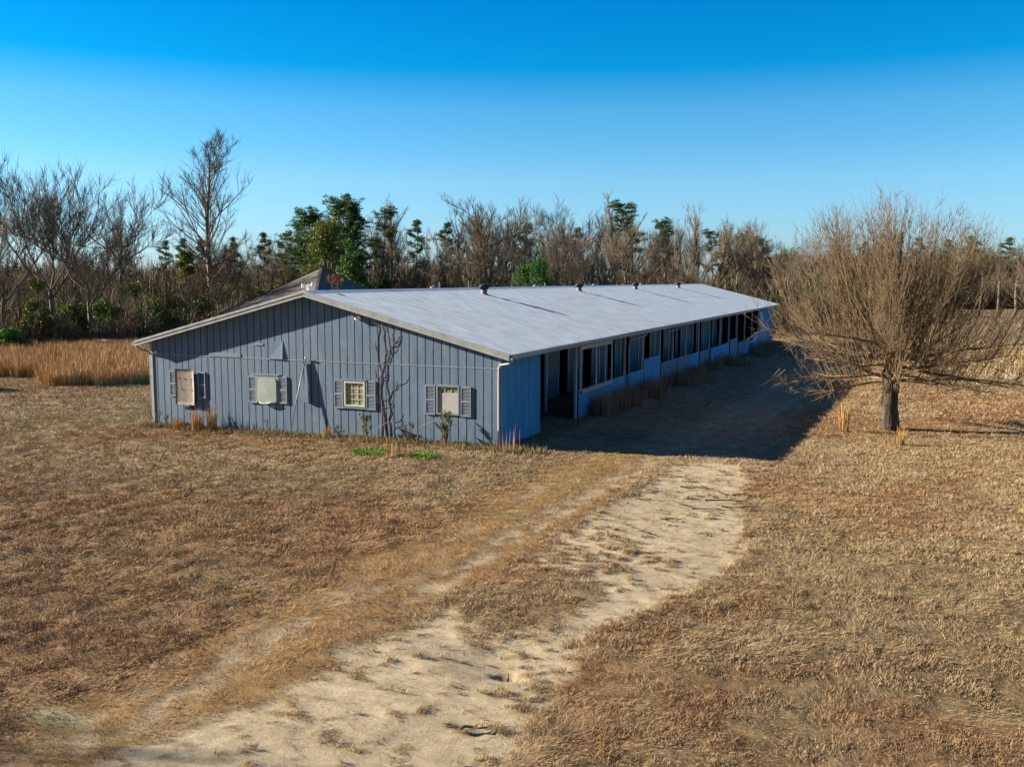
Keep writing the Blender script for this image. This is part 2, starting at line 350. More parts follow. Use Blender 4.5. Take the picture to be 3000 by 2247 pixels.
sc_ = mnode(t, 'ShaderNodeVectorMath', operation='SCALE'); L(ad.outputs[0], mr.inputs[0]); L(a.outputs['Color'], sc_.inputs[0]); L(mr.outputs[0], sc_.inputs['Scale']); L(sc_.outputs[0], b.inputs['Base Color'])
bp = mnode(t, 'ShaderNodeBump', Strength=.8, Distance=.035); L(n2.outputs[0], bp.inputs['Height']); L(bp.outputs[0], b.inputs['Normal'])
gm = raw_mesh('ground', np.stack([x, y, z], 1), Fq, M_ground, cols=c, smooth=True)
tag(link('ground', gm), kind='structure')

# ------------------------------------------------------------------ blades: dry grass, brooms, brush (many thin faces)
def blades(px, py, pz, h, wd, lean, col, az=None, bend=.5, jit=.12, name='grass', mats=None):
    """each blade: a narrow quad with a triangle tip, bent over"""
    n = len(px); az = rng.uniform(0, 2*np.pi, n) if az is None else az
    fa = rng.uniform(0, 2*np.pi, n)            # facing
    sx_, sy_ = np.cos(fa)*wd/2, np.sin(fa)*wd/2
    dx, dy = np.cos(az), np.sin(az)
    l1 = lean*(1-bend); l2 = lean*(1+bend*.5)
    mx_ = px+dx*np.sin(l1)*h*.55; my_ = py+dy*np.sin(l1)*h*.55; mz_ = pz+np.cos(l1)*h*.55
    tx = mx_+dx*np.sin(l2)*h*.45; ty = my_+dy*np.sin(l2)*h*.45; tz = mz_+np.cos(l2)*h*.45
    V = np.empty((n, 5, 3), np.float32)
    V[:, 0] = np.stack([px-sx_, py-sy_, pz], 1); V[:, 1] = np.stack([px+sx_, py+sy_, pz], 1)
    V[:, 2] = np.stack([mx_+sx_*.8, my_+sy_*.8, mz_], 1); V[:, 3] = np.stack([mx_-sx_*.8, my_-sy_*.8, mz_], 1)
    V[:, 4] = np.stack([tx, ty, tz], 1)
    i0 = np.arange(n)*5
    T = np.concatenate([np.stack([i0, i0+1, i0+2], 1), np.stack([i0, i0+2, i0+3], 1), np.stack([i0+3, i0+2, i0+4], 1)])
    C = np.repeat(col, 5, axis=0)
    return V.reshape(-1, 3), T, C
PAL = .84*np.array([(.56, .44, .28), (.46, .34, .20), (.40, .24, .13), (.38, .31, .21), (.24, .16, .09), (.62, .51, .36), (.30, .17, .08)])
def grass_field():
    P = []
    # polar strips round the camera: (r0, r1, blades per m2, height, width, half angle)
    for r0, r1, dens, hh, ww in ((6.5, 13, 2900, .058, .0060), (13, 19, 2300, .062, .0078), (19, 28, 1150, .07, .0115), (28, 42, 560, .075, .0145), (42, 68, 230, .085, .023), (68, 110, 50, .13, .045)):
        A = .5*(r1*r1-r0*r0)*2*.56; n = int(A*dens)
        r = np.sqrt(rng.uniform(r0*r0, r1*r1, n)); th = YAW+rng.uniform(-.56, .56, n)
        x = CAM[0]-np.sin(th)*r; y = CAM[1]+np.cos(th)*r
        inside = (x < .05) & (x > -14.7) & (y > -.02) & (y < 68)
        cl = fbm(x, y, .30, 71, 3); s = sand_mask(x, y); ru = rut_mask(x, y); tr = track_mask(x, y)
        keep = rng.uniform(0, 1, n) < (np.clip(.9+(cl-.45)*1.5, .55, 1)*(1-s)**1.3*(1-.75*ru)*(1-.5*tr))
        keep &= ~inside
        shz = (x > .3) & (x < 8) & (y > 1) & (y < 50); keep &= ~(shz & (rng.uniform(0, 1, n) < .6))
        x, y, cl, tr, ru = x[keep], y[keep], cl[keep], tr[keep], ru[keep]; n = len(x)
        h = hh*(.75+.9*np.clip(cl-.4, 0, .5)/.4)*rng.uniform(.5, 1.4, n)*(1-.6*tr)*(1-.3*ru)
        # tufts: pull blades towards tuft centres
        g = .16 if r0 < 28 else .3
        tx = (np.floor(x/g)+.5+.6*(hash2(np.floor(x/g), np.floor(y/g), 3)-.5))*g; ty = (np.floor(y/g)+.5+.6*(hash2(np.floor(x/g), np.floor(y/g), 4)-.5))*g
        x = x+(tx-x)*.10; y = y+(ty-y)*.10
        az = np.arctan2(y-ty, x-tx)+rng.normal(0, .9, n)
        wind = rng.uniform(0, 1, n) < .4; az[wind] = -.4+rng.normal(0, .7, wind.sum())
        lean = np.clip(rng.normal(1.08, .33, n), .1, 1.5)
        z = ground_z(x, y)-.01+((cl-.5)*.065*(1-.7*tr)+(fbm(x, y, 1.6, 77, 3)-.5)*.07)*(1-sst(r0+0*x, 45, 80))
        base = gcol(x, y)
        pc = PAL[rng.choice(len(PAL), n, p=[.16, .24, .17, .14, .15, .05, .09])]
        col = base*.78+pc*.22; col *= (.90+.28*(vnoise(x, y, g*1.3, 8)))[:, None]
        P.append(blades(x, y, z, h, ww*rng.uniform(.6, 1.4, n), lean, col, az=az))
    # matted thatch: straws lying nearly flat over everything but the bare sand
    for r0, r1, dens, hh, ww in ((6.5, 13, 900, .13, .0065), (13, 19, 800, .14, .009), (19, 28, 420, .16, .013), (28, 42, 200, .18, .016), (42, 68, 90, .22, .026)):
        n = int(.5*(r1*r1-r0*r0)*2*.56*dens); r = np.sqrt(rng.uniform(r0*r0, r1*r1, n)); th = YAW+rng.uniform(-.56, .56, n)
        x = CAM[0]-np.sin(th)*r; y = CAM[1]+np.cos(th)*r; s = sand_mask(x, y)
        keep = ~((x < .05) & (x > -14.7) & (y > -.02) & (y < 68)) & (rng.uniform(0, 1, n) < (1-.93*s)*(1-.6*rut_mask(x, y))*(1-.6*track_mask(x, y)))
        keep &= ~((x > .3) & (x < 8) & (y > 1) & (y < 50) & (rng.uniform(0, 1, n) < .5))
        x, y = x[keep], y[keep]; n = len(x); cl = fbm(x, y, .33, 71, 3); tr = track_mask(x, y); sd = sand_mask(x, y)
        z = ground_z(x, y)+.008+(cl-.5)*.065*(1-sd)*(1-.7*tr)+(fbm(x, y, 1.6, 77, 3)-.5)*.07-.02*sd
        fl = fbm(x, y, 1.3, 88, 2); az = 6.28*fl*1.5+rng.normal(0, .8, n)
        col = gcol(x, y)*.80+PAL[rng.choice(len(PAL), n, p=[.25, .2, .1, .15, .1, .15, .05])]*.24; col *= rng.uniform(.75, 1.2, n)[:, None]
        P.append(blades(x, y, z, hh*rng.uniform(.4, 1.2, n), ww*rng.uniform(.6, 1.3, n), rng.normal(1.38, .12, n), col, az=az, bend=.15))
    off = 0; V = []; T = []; C = []
    for v, t_, c_ in P: V.append(v); T.append(t_+off); C.append(c_); off += len(v)
    return np.concatenate(V), np.concatenate(T), np.concatenate(C)
V, T, C = grass_field()
tag(link('dry_grass', raw_mesh('dry_grass', V, T, M_blade, cols=C)), 'short matted tan and reddish dead grass covering the yard', 'grass', kind='stuff')
print('grass tris', len(T))

def broom_set(pts, per, h, w, spread, cols, lean=.12):
    """tall dry bunch grass: pts (n,2) clump centres"""
    n = len(pts)*per; c0 = np.repeat(pts, per, axis=0)
    hh = np.repeat(rng.uniform(.65, 1.25, len(pts)), per)*h*rng.uniform(.4, 1.1, n)
    a = rng.uniform(0, 6.28, n); r = spread*np.sqrt(rng.uniform(0, 1, n))
    x = c0[:, 0]+np.cos(a)*r; y = c0[:, 1]+np.sin(a)*r
    col = np.array(cols)[rng.integers(0, len(cols), n)]
    return blades(x, y, ground_z(x, y)-.02, hh, w*rng.uniform(.6, 1.4, n), np.abs(rng.normal(lean, lean*.8, n)), col, az=a)
BC = [(.42, .235, .075), (.50, .31, .12), (.35, .19, .065), (.46, .34, .18)]
# field of tall orange grass on the left, beyond the mown yard
n = 5200; pxs = rng.uniform(-120, 345, n); dd = rng.uniform(54, 84, n)
P = np.array([at(a_, b_) for a_, b_ in zip(pxs, dd)])
k = (fbm(P[:, 0], P[:, 1], 4., 5, 3)+.16*sst(dd, 58, 68)-.13*(1-sst(dd, 54, 60)) > .50) & (P[:, 0] < -15.5)
v, t_, c_ = broom_set(P[k], 26, 1.0, .026, .26, [(.44, .26, .10), (.52, .33, .15), (.38, .21, .08), (.46, .34, .19), (.33, .23, .13)], .24)
tag(link('tall_dry_grass', raw_mesh('tall_dry_grass', v, t_, M_blade, cols=c_)), 'field of tall orange broom grass left of the barn', 'tall grass', kind='stuff')
# weeds along the shaded side wall
n = 800; yy = rng.uniform(8.5, 60, n); xx = np.abs(rng.normal(0, .9, n))*(.5+.5*sst(yy, 10, 20))+.15
P = np.stack([xx, yy], 1); k = (fbm(P[:, 0], P[:, 1], 2.0, 15, 2) > .55-.05*sst(yy, 14, 18))
v, t_, c_ = broom_set(P[k], 34, .95, .013, .22, [(.36, .22, .14), (.42, .27, .17), (.28, .18, .12), (.24, .19, .12)], .14)
tag(link('wall_weeds', raw_mesh('wall_weeds', v, t_, M_blade, cols=c_)), 'brown dead weeds growing along the shaded side wall of the barn', 'weeds', kind='stuff')
# low scruff along the foot of the gable
n = 900; xx = rng.uniform(-14.9, 1.6, n); yy = -np.abs(rng.normal(0, .35, n))-.06
v, t_, c_ = broom_set(np.stack([xx, yy], 1), 16, .26, .010, .12, [(.25, .22, .10), (.36, .27, .15), (.20, .21, .09), (.30, .2, .11)], .5)
tag(link('foot_weeds', raw_mesh('foot_weeds', v, t_, M_blade, cols=c_)), 'low olive and tan weeds along the foot of the gable wall', 'weeds', kind='stuff')
n = 170; P = np.array([at(a_, b_) for a_, b_ in zip(rng.uniform(1750, 2350, n), rng.uniform(60, 260, n))])
v, t_, c_ = broom_set(P, 30, .5, .05, .8, [(.29, .20, .095), (.24, .18, .10), (.31, .23, .12)], .3)
tag(link('field_grass', raw_mesh('field_grass', v, t_, M_blade, cols=c_)), 'patchy straw coloured grass in the far field behind the pear tree', 'grass', kind='stuff')

def clump_thing(name, x, y, h, per, w, spread, cols, label, cat, group=None, lean=.1):
    loc = (x, y, float(ground_z(x, y))); st = rng.bit_generator.state
    v, t_, c_ = broom_set(np.array([[x, y]]), per, h, w, spread, cols, lean)
    v = v-np.array(loc, np.float32)
    o = link(name, raw_mesh(name, v, t_, M_blade, cols=c_), None, loc); return tag(o, label, cat, group)
GB = 'tall orange grass clumps around the barn'
clump_thing('grass_clump', -13.05, -.35, .85, 170, .012, .22, BC, 'orange grass clump below the bare plywood board', 'grass clump', GB)
clump_thing('grass_clump', -12.15, -.4, 1.0, 260, .012, .20, BC, 'tallest orange grass clump between plywood board and its right shutter', 'grass clump', GB)
clump_thing('grass_clump', -11.5, -.35, .95, 180, .012, .16, BC, 'orange grass clump against the wall right of the plywood covered window', 'grass clump', GB)
clump_thing('grass_clump', -6.5, -.3, .75, 90, .012, .14, BC, 'thin orange grass clump between leaning pole and white framed window', 'grass clump', GB)
clump_thing('grass_clump', 10.05, 8.9, 1.1, 120, .012, .16, BC, 'tan grass clump standing left of the pear tree trunk', 'grass clump', GB)
clump_thing('grass_clump', 12.0, 6.5, 1.05, 120, .012, .13, BC, 'pale orange grass clump standing in front of the pear tree trunk', 'grass clump', GB)
clump_thing('grass_clump', .45, -.7, .75, 40, .010, .5, [(.42, .28, .17), (.36, .22, .13)], 'sparse reddish stalks at the near corner of the barn', 'grass clump', GB, .05)
clump_thing('grass_clump', -2.6, -2.6, .7, 60, .010, .3, [(.42, .28, .15), (.5, .3, .14)], 'thin orange stalks beside the bright green patch in the yard', 'grass clump', GB, .08)
GC = [(.08, .26, .02), (.13, .36, .03), (.07, .19, .02)]
clump_thing('green_weed_patch', -3.5, -2.2, .22, 1100, .022, .62, GC, 'larger bright green leafy patch before the gable', 'green weeds', None, .9)
clump_thing('green_weed_patch', -1.6, -2.3, .19, 650, .022, .42, GC, 'smaller bright green leafy patch before the gable', 'green weeds', None, .9)

# ------------------------------------------------------------------ barn
W = 14.6304; OG, OE = .372, .4566; EH, RH, XR_ = 3.18, 5.0198, -7.3152
SLP = (RH-EH)/(-XR_); LEN = 67.4
def roofz(x): return RH-abs(x-XR_)*SLP
barn = empty('barn', (0, 0, 0), 'long low blue-grey stable barn with a pale corrugated metal roof', 'barn')
def siding(mb, u0, u1, zlo, zhi, sp, mapf, holes=(), gw=.028, th=.018, seam=None, phase=0, rnd=.003, mi=0):
    """boards from u0 to u1 with open grooves; mapf(u, depth, z): depth is outwards"""
    k0 = math.floor((u0-phase)/sp); k = k0
    while phase+k*sp < u1-1e-6:
        a = max(u0, phase+k*sp+gw/2); b = min(u1, phase+(k+1)*sp-gw/2); k += 1
        if b-a < .01: continue
        cuts = sorted({a, b}|{h[i] for h in holes for i in (0, 1) if a < h[i] < b})
        d = random.uniform(-rnd, rnd)
        for p, q in zip(cuts, cuts[1:]):
            mid = (p+q)/2; zs = [('lo', None)]
            segs = [[None, None]]
            hs = sorted([h for h in holes if h[0] < mid < h[1]], key=lambda h: h[2])
            segs = []; cur = 'lo'
            for h in hs: segs.append((cur, h[2])); cur = h[3]
            segs.append((cur, 'hi'))
            if seam:
                ns = []
                for s0, s1 in segs:
                    v0 = zlo(mid) if s0 == 'lo' else s0; v1 = zhi(mid) if s1 == 'hi' else s1
                    if v0 < seam < v1: ns += [(s0, seam-.004), (seam+.004, s1)]
                    else: ns.append((s0, s1))
                segs = ns
            for s0, s1 in segs:
                f0 = (lambda u: zlo(u)) if s0 == 'lo' else (lambda u, s0=s0: s0)
                f1 = (lambda u: zhi(u)) if s1 == 'hi' else (lambda u, s1=s1: s1)
                lo = [mapf(p, 0, f0(p)), mapf(q, 0, f0(q)), mapf(q, th+d, f0(q)), mapf(p, th+d, f0(p))]
                hi = [mapf(p, 0, f1(p)), mapf(q, 0, f1(q)), mapf(q, th+d, f1(q)), mapf(p, th+d, f1(p))]
                mb.prism(lo, hi, mi)
gmap = lambda u, d, z: (u, .018-d, z)
smap = lambda u, d, z: (-.018+d, u, z)
holes = [(-5.93, -5.09, 1.07, 1.94), (-2.32, -1.47, .99, 1.98)]
mb = MB()
gl = lambda u: float(ground_z(u, 0))-.12
siding(mb, -W, 0, gl, lambda u: roofz(u)-.10, .3048, gmap, holes, seam=2.587, phase=-W, gw=.036, rnd=.0012)
mb.build('gable_wall', M_wall, barn)
mb = MB()
def back(p, q, zlo, zhi, a=.005):
    mb.prism([(p, a, zlo(p)), (q, a, zlo(q)), (q, .06, zlo(q)), (p, .06, zlo(p))], [(p, a, zhi(p)), (q, a, zhi(q)), (q, .06, zhi(q)), (p, .06, zhi(p))])
rz = lambda u: roofz(u)-.10
xs = [-W, XR_, -5.93, -5.09, -2.32, -1.47, 0]
for p, q in zip(xs, xs[1:]):
    h = [h for h in holes if abs(h[0]-p) < .01]
    if h: back(p, q, gl, lambda u: h[0][2]); back(p, q, lambda u: h[0][3], rz)
    else: back(p, q, gl, rz)
mb.build('wall_backing', M_groove, barn)
mb = MB(); mb.box((-W+.1, -.012, 2.577), (-.1, .004, 2.597)); mb.build('seam_flashing', M_trim, barn)
mb = MB(); mb.box((-W-.02, -.03, -.3), (-W+.10, .10, 3.07)); mb.build('corner_board', M_trim, barn)
mb = MB(); mb.box((-.085, -.03, -.15), (-.0, -.0005, 3.04)); mb.box((.0, -.03, -.15), (.028, .09, 3.04)); mb.build('corner_board', M_shut, barn)
# left and far walls
mb = MB(); siding(mb, 0, LEN, lambda u: -1, lambda u: 3.05, .6096, lambda u, d, z: (-W+.02-d, u, z)); mb.box((-W+.02, .06, -1), (-W+.08, LEN, 3.05)); mb.build('rear_wall', M_side, barn)
mb = MB(); siding(mb, -W, 0, lambda u: -1.2, lambda u: roofz(u)-.1, .6096, lambda u, d, z: (u, LEN-.02+d, z)); mb.prism([(-W, LEN-.06, -1), (0, LEN-.06, -1), (0, LEN-.02, -1), (-W, LEN-.02, -1)], [(-W, LEN-.06, 3), (0, LEN-.06, 3), (0, LEN-.02, 3), (-W, LEN-.02, 3)])
mb.prism([(-W, LEN-.06, 3), (0, LEN-.06, 3), (0, LEN-.02, 3), (-W, LEN-.02, 3)], [(XR_-.1, LEN-.06, 4.85), (XR_+.1, LEN-.06, 4.85), (XR_+.1, LEN-.02, 4.85), (XR_-.1, LEN-.02, 4.85)]); mb.build('far_gable_wall', M_side, barn)
# siding of the open side: (y0, y1, top z, material)
sg = lambda u: float(ground_z(.1, u))-.15
SG = [('side_wall', 0, 3.58, 2.93, M_side, .2032), ('low_wall', 7.86, 14.72, 1.0, M_side, .2032), ('low_wall', 14.86, 17.95, 1.0, M_side, .2032), ('low_wall', 18.05, 21.42, 1.46, M_side, .2032),
      ('low_wall', 21.62, 25.2, .98, M_old, .2032), ('low_wall', 25.3, 28.7, .96, M_old, .2032), ('low_wall', 28.75, 31.5, .90, M_side, .2032), ('low_wall', 31.8, 34.6, .86, M_old, .2032),
      ('low_wall', 35.45, 42.4, .84, M_side, .4064), ('low_wall', 42.8, 46.1, .98, M_old, .2032), ('low_wall', 46.4, 49.9, .55, M_old, .2032), ('low_wall', 50.0, 52.4, .55, M_side, .2032),
      ('low_wall', 53.9, 57.3, .80, M_side, .2032), ('end_bay_wall', 57.5, 62.6, 2.93, M_side, .4064), ('end_bay_wall', 62.7, LEN, 2.93, M_old, .4064)]
for nm, y0, y1, zt_, mm, sp_ in SG:
    mb = MB(); siding(mb, y0, y1, sg, lambda u, z_=zt_: z_+random.uniform(-.004, .004), sp_, smap, phase=y0, gw=.014)
    mb.prism([(-.05, y0, sg(y0)), (-.008, y0, sg(y0)), (-.008, y1, sg(y1)), (-.05, y1, sg(y1))], [(-.05, y0, zt_-.01), (-.008, y0, zt_-.01), (-.008, y1, zt_-.01), (-.05, y1, zt_-.01)], 1)
    o = mb.build(nm, [mm, M_groove], barn)
    if mm is M_old and nm == 'low_wall': o['label'] = 'weathered grey low wall panel'
    if zt_ < 2:
        mb = MB(); mb.box((-.06, y0, zt_+.001), (.012, y1, zt_+.035)); mb.build('cap_rail', M_shut, o)
# posts
for i, y in enumerate([3.63, 7.75, 14.79, 18.0, 21.52, 24.54, 27.91, 31.64, 35.2, 38.98, 42.6, 46.19, 49.9, 53.7, 57.4]):
    mb = MB(); mb.box((-.14, y-.045, -.9), (-.052, y+.045, 2.98)); o = mb.build('post', M_post, barn)
mb = MB(); mb.box((-.16, 3.6, 2.80), (-.055, 57.4, 2.96)); mb.build('eave_beam', M_post, barn)
# large framed opening in the second bay
wf = MB(); y0, y1, z0, z1 = 7.95, 12.35, .98, 2.86
wf.box((.004, y0, z1-.2), (.05, y1, z1)); wf.box((.004, y0, z0), (.05, y0+.1, z1-.2)); wf.box((.004, y1-.1, z0), (.05, y1, z1-.2)); wf.box((.004, y0+.1, z0), (.05, y1-.1, z0+.07)); wf.box((.004, 10.0, z0+.07), (.05, 10.1, z1-.2))
o = wf.build('window_frame', M_post, barn)
mb = MB(); mb.bar((.075, 8.05, .97), (.075, 12.3, .97), .045, .14); mb.build('sill_board', M_trim, o)
mb = MB(); mb.box((.0, 11.35, z0+.07), (.035, 11.42, z1-.2)); mb.build('mullion', M_post, o)
# gap boards and broken door boards
for y, zb, zt2, ww in ((33.5, -.6, .7, .12), (34.9, -.6, .86, .16), (52.9, -.8, .55, .12)):
    mb = MB(); mb.box((-.02, y, zb), (.01, y+ww, zt2)); mb.build('loose_board', M_old, barn)
# inner stall wall behind the covered aisle: panels, dark doorways, posts
IX = -3.55
mb = MB(); fr = MB(); dk = MB()
y = .05
random.seed(11)
while y < LEN-.5:
    dw = random.uniform(1.3, 1.75); bay = 3.66
    d0 = y+random.choice((.5, 1.2, 1.9)); d1 = d0+dw
    for p, q in ((y, d0), (d1, min(y+bay, LEN-.1))):
        if q-p > .05: siding(mb, p, q, lambda u: -.9, lambda u: 4.0, .4064, lambda u, d, z: (IX+d, u, z), phase=y, gw=.02)
    fr = MB(); fr.box((IX+.02, d0-.09, -.9), (IX+.06, d0, 2.5)); fr.box((IX+.02, d1, -.9), (IX+.06, d1+.09, 2.5)); fr.box((IX+.02, d0-.09, 2.5), (IX+.06, d1+.09, 2.62)); fr.build('stall_door_frame', M_post, barn)
    siding(mb, d0, d1, lambda u: 2.62, lambda u: 4.0, .4064, lambda u, d, z: (IX+d, u, z), phase=y)
    # partitions of the stalls, seen through the doorways
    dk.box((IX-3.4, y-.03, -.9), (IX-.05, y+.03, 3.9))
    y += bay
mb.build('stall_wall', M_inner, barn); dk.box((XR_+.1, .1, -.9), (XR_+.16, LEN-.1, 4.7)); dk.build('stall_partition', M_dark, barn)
for i, y in enumerate(np.arange(5.5, 57, 3.66)):
    mb = MB(); mb.box((-1.95, y-.05, -.9), (-1.85, y+.05, 3.45)); mb.build('inner_post', M_post, barn)
mb = MB(); mb.prism([(-W+.1, .07, -1.2), (-.06, .07, -1.2), (-.06, LEN-.1, -1.2), (-W+.1, LEN-.1, -1.2)],
                    [(-W+.1, .07, -.12), (-.06, .07, -.02), (-.06, LEN-.1, -.62), (-W+.1, LEN-.1, -.62)]); mb.build('stable_floor', M_dirt, barn)
# things left in the aisle: pale rags and a board read through the openings
# roof
def roof_side(sgn):
    ys = []; hs = []; y = -OG; P_ = .2032
    prof = [(0, 0), (.075, 0), (.10, .036), (.135, .036), (.165, 0)]
    while y < LEN+OG:
        for dy, h in prof:
            if y+dy < LEN+OG: ys.append(y+dy); hs.append(h)
        y += P_
    ys.append(LEN+OG); hs.append(0)
    ys = np.array(ys); hs = np.array(hs); n = len(ys); R_ = 7; V = []
    for r in range(R_):
        f = r/(R_-1); d = f*(W/2+OE); x = XR_+sgn*d
        wav = (vnoise(ys, ys*0+r*3, 5., 5)-.5)*.012*(r > 0)
        V.append(np.stack([np.full(n, x), ys, RH-d*SLP+hs+wav], 1))
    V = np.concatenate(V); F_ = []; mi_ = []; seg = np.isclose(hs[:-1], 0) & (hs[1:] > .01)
    for r in range(R_-1):
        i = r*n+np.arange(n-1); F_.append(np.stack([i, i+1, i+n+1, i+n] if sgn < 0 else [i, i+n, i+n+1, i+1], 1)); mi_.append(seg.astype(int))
    return V, np.concatenate(F_), np.concatenate(mi_)
V1, F1, g1 = roof_side(1); V2, F2, g2 = roof_side(-1)
M_ribshade = noise_col('rib_shade_grime', [(.26, .31, .37), (.36, .43, .51), (.46, .55, .65)], (.6, 2, .6), 2, rough=.7)  # shade lines of the ribs painted in as darker, grimy side faces
roof = link('roof', raw_mesh('roof', np.concatenate([V1, V2]), np.concatenate([F1, F2+len(V1)]), [M_roof, M_ribshade], mi=np.concatenate([g1, g2])), barn)
mb = MB()
for sgn in (1, -1):
    e = XR_+sgn*(W/2+OE-.03); ze = RH-(W/2+OE-.03)*SLP
    y0, y1 = -OG+.03, LEN+OG-.03
    mb.prism([(XR_, y0, RH-.10), (e, y0, ze-.10), (e, y1, ze-.10), (XR_, y1, RH-.10)], [(XR_, y0, RH-.03), (e, y0, ze-.03), (e, y1, ze-.03), (XR_, y1, RH-.03)])
mb.build('roof_deck', M_dark, roof)
for sgn in (1, -1):
    for yy in (-OG, LEN+OG-.025):
        mb = MB()
        e = XR_+sgn*(W/2+OE); ze = RH-(W/2+OE)*SLP
        mb.prism([(XR_, yy, RH-.17), (e, yy, ze-.17), (e, yy+.025, ze-.17), (XR_, yy+.025, RH-.17)], [(XR_, yy, RH-.008), (e, yy, ze-.008), (e, yy+.025, ze-.008), (XR_, yy+.025, RH-.008)])
        mb.build('rake_board', M_trim, roof)
for sgn in (1, -1):
    mb = MB(); e = XR_+sgn*(W/2+OE+.012); ze = RH-(W/2+OE+.012)*SLP
    mb.prism([(XR_, -OG-.018, RH-.05), (e, -OG-.018, ze-.05), (e, -OG+.05, ze+.024), (XR_, -OG+.05, RH+.024)], [(XR_, -OG-.018, RH+.03), (e, -OG-.018, ze+.03), (e, -OG+.05, ze+.032), (XR_, -OG+.05, RH+.032)])
    mb.build('rake_trim', M_trim, roof)
mb = MB()
for sgn in (1, -1):
    mb.prism([(XR_, -OG-.02, RH+.028), (XR_+sgn*.2, -OG-.02, RH-.2*SLP+.028), (XR_+sgn*.2, LEN+OG, RH-.2*SLP+.028), (XR_, LEN+OG, RH+.028)], [(XR_, -OG-.02, RH+.045), (XR_+sgn*.2, -OG-.02, RH-.2*SLP+.036), (XR_+sgn*.2, LEN+OG, RH-.2*SLP+.036), (XR_, LEN+OG, RH+.045)])
mb.build('ridge_cap', M_roof, roof)
# gutters: open trough on both eaves
ez = RH-(W/2+OE)*SLP
def gutter(sgn, y0, y1):
    g = MB(); x0 = XR_+sgn*(W/2+OE)+sgn*.004
    pr = [(0, -.01), (0, -.12), (.03, -.14), (.09, -.14), (.12, -.10), (.125, -.02), (.118, -.02), (.112, -.095), (.086, -.13), (.034, -.13), (.008, -.115), (.008, -.01)]
    ys = np.linspace(y0, y1, 14); sag = [0]+[-.008*(i % 3) for i in range(12)]+[0]
    for i in range(13):
        lo = [(x0+sgn*a, ys[i], ez+b+sag[i]) for a, b in pr]; hi = [(x0+sgn*a, ys[i+1], ez+b+sag[i+1]) for a, b in pr]
        for j in range(len(pr)):
            k = (j+1) % len(pr); g.face([lo[j], lo[k], hi[k], hi[j]])
    g.face([(x0+sgn*a, y0, ez+b) for a, b in pr[1:6]]); g.face([(x0+sgn*a, y1, ez+b) for a, b in pr[1:6]])
    g.build('gutter', M_trim, barn)
gutter(1, -OG+.01, LEN+.2); gutter(-1, -OG+.01, LEN+.2)
def dspout(pts, r=.038):
    d = MB(); d.tube(pts, r, 8); d.build('downspout', M_trim, barn, smooth=True)
dspout([(.5, -.2, 2.98), (.5, -.2, 2.88), (.35, -.12, 2.78), (.02, -.075, 2.72), (-.03, -.07, 2.60), (-.03, -.07, .3), (-.03, -.12, .12)])
dspout([(-W-.5, -.2, 2.98), (-W-.5, -.2, 2.85), (-W-.35, -.1, 2.74), (-W-.1, .0, 2.68), (-W-.07, .03, 2.5), (-W-.07, .03, -.2)])
for y in (14.95, 22.0):
    dspout([(.52, y+1.5, 2.98), (.52, y+1.45, 2.84), (.45, y+1.3, 2.76), (.12, y+.3, 2.66), (.075, y+.12, 2.54), (.07, y, 2.40), (.07, y, .1 if y < 20 else 1.6)])
# turbine vents
def turbine(x, y, head=M_vent, q=.95):
    r = MB(); zb = roofz(x)
    r.tube([(x, y, zb-.06), (x, y, zb+.24)], .16, 14); r.tube([(x, y, zb-.05), (x, y, zb+.05)], [.26, .17], 14)
    r.v = [(x+(a-x)*q, y+(b_-y)*q, zb+(c-zb)*q) for a, b_, c in r.v]
    c_ = r.build('vent_collar', M_collar, barn, smooth=False)
    h = MB(); n = 18
    for i in range(n):
        a = 2*math.pi*i/n; b_ = a+.26
        pts = [(a+.0, .165, .24), (a+.10, .235, .31), (a+.18, .25, .38), (a+.26, .20, .46), (a+.3, .08, .51)]
        for (a0, r0, z0), (a1, r1, z1) in zip(pts, pts[1:]):
            w_ = 2*math.pi/n*.8
            h.face([(x+math.cos(a0)*r0, y+math.sin(a0)*r0, zb+z0), (x+math.cos(a0+w_)*r0*.90, y+math.sin(a0+w_)*r0*.90, zb+z0), (x+math.cos(a1+w_)*r1*.90, y+math.sin(a1+w_)*r1*.90, zb+z1), (x+math.cos(a1)*r1, y+math.sin(a1)*r1, zb+z1)])
    h.tube([(x, y, zb+.24), (x, y, zb+.47)], [.15, .12], 10)
    h.tube([(x, y, zb+.49), (x, y, zb+.535)], [.14, .03], 12)
    h.v = [(x+(a-x)*q, y+(b_-y)*q, zb+(c-zb)*q) for a, b_, c in h.v]
    h.build('turbine_head', head, c_)
for y in (12.4, 26.2, 38.9, 52.7): turbine(-6.25, y)
for y in (11.4, 24.4, 35.7, 48.4): turbine(-8.35, y, M_collar, .78)
for x, y, h in ((-8.3, 25.8, .5), (-8.5, 34.1, .5), (-8.9, 13.0, .7), (-8.3, 41.0, .35)):
    mb = MB(); mb.tube([(x, y, roofz(x)-.05), (x, y, roofz(x)+h)], .022, 8); mb.build('vent_pipe', M_pole, barn)

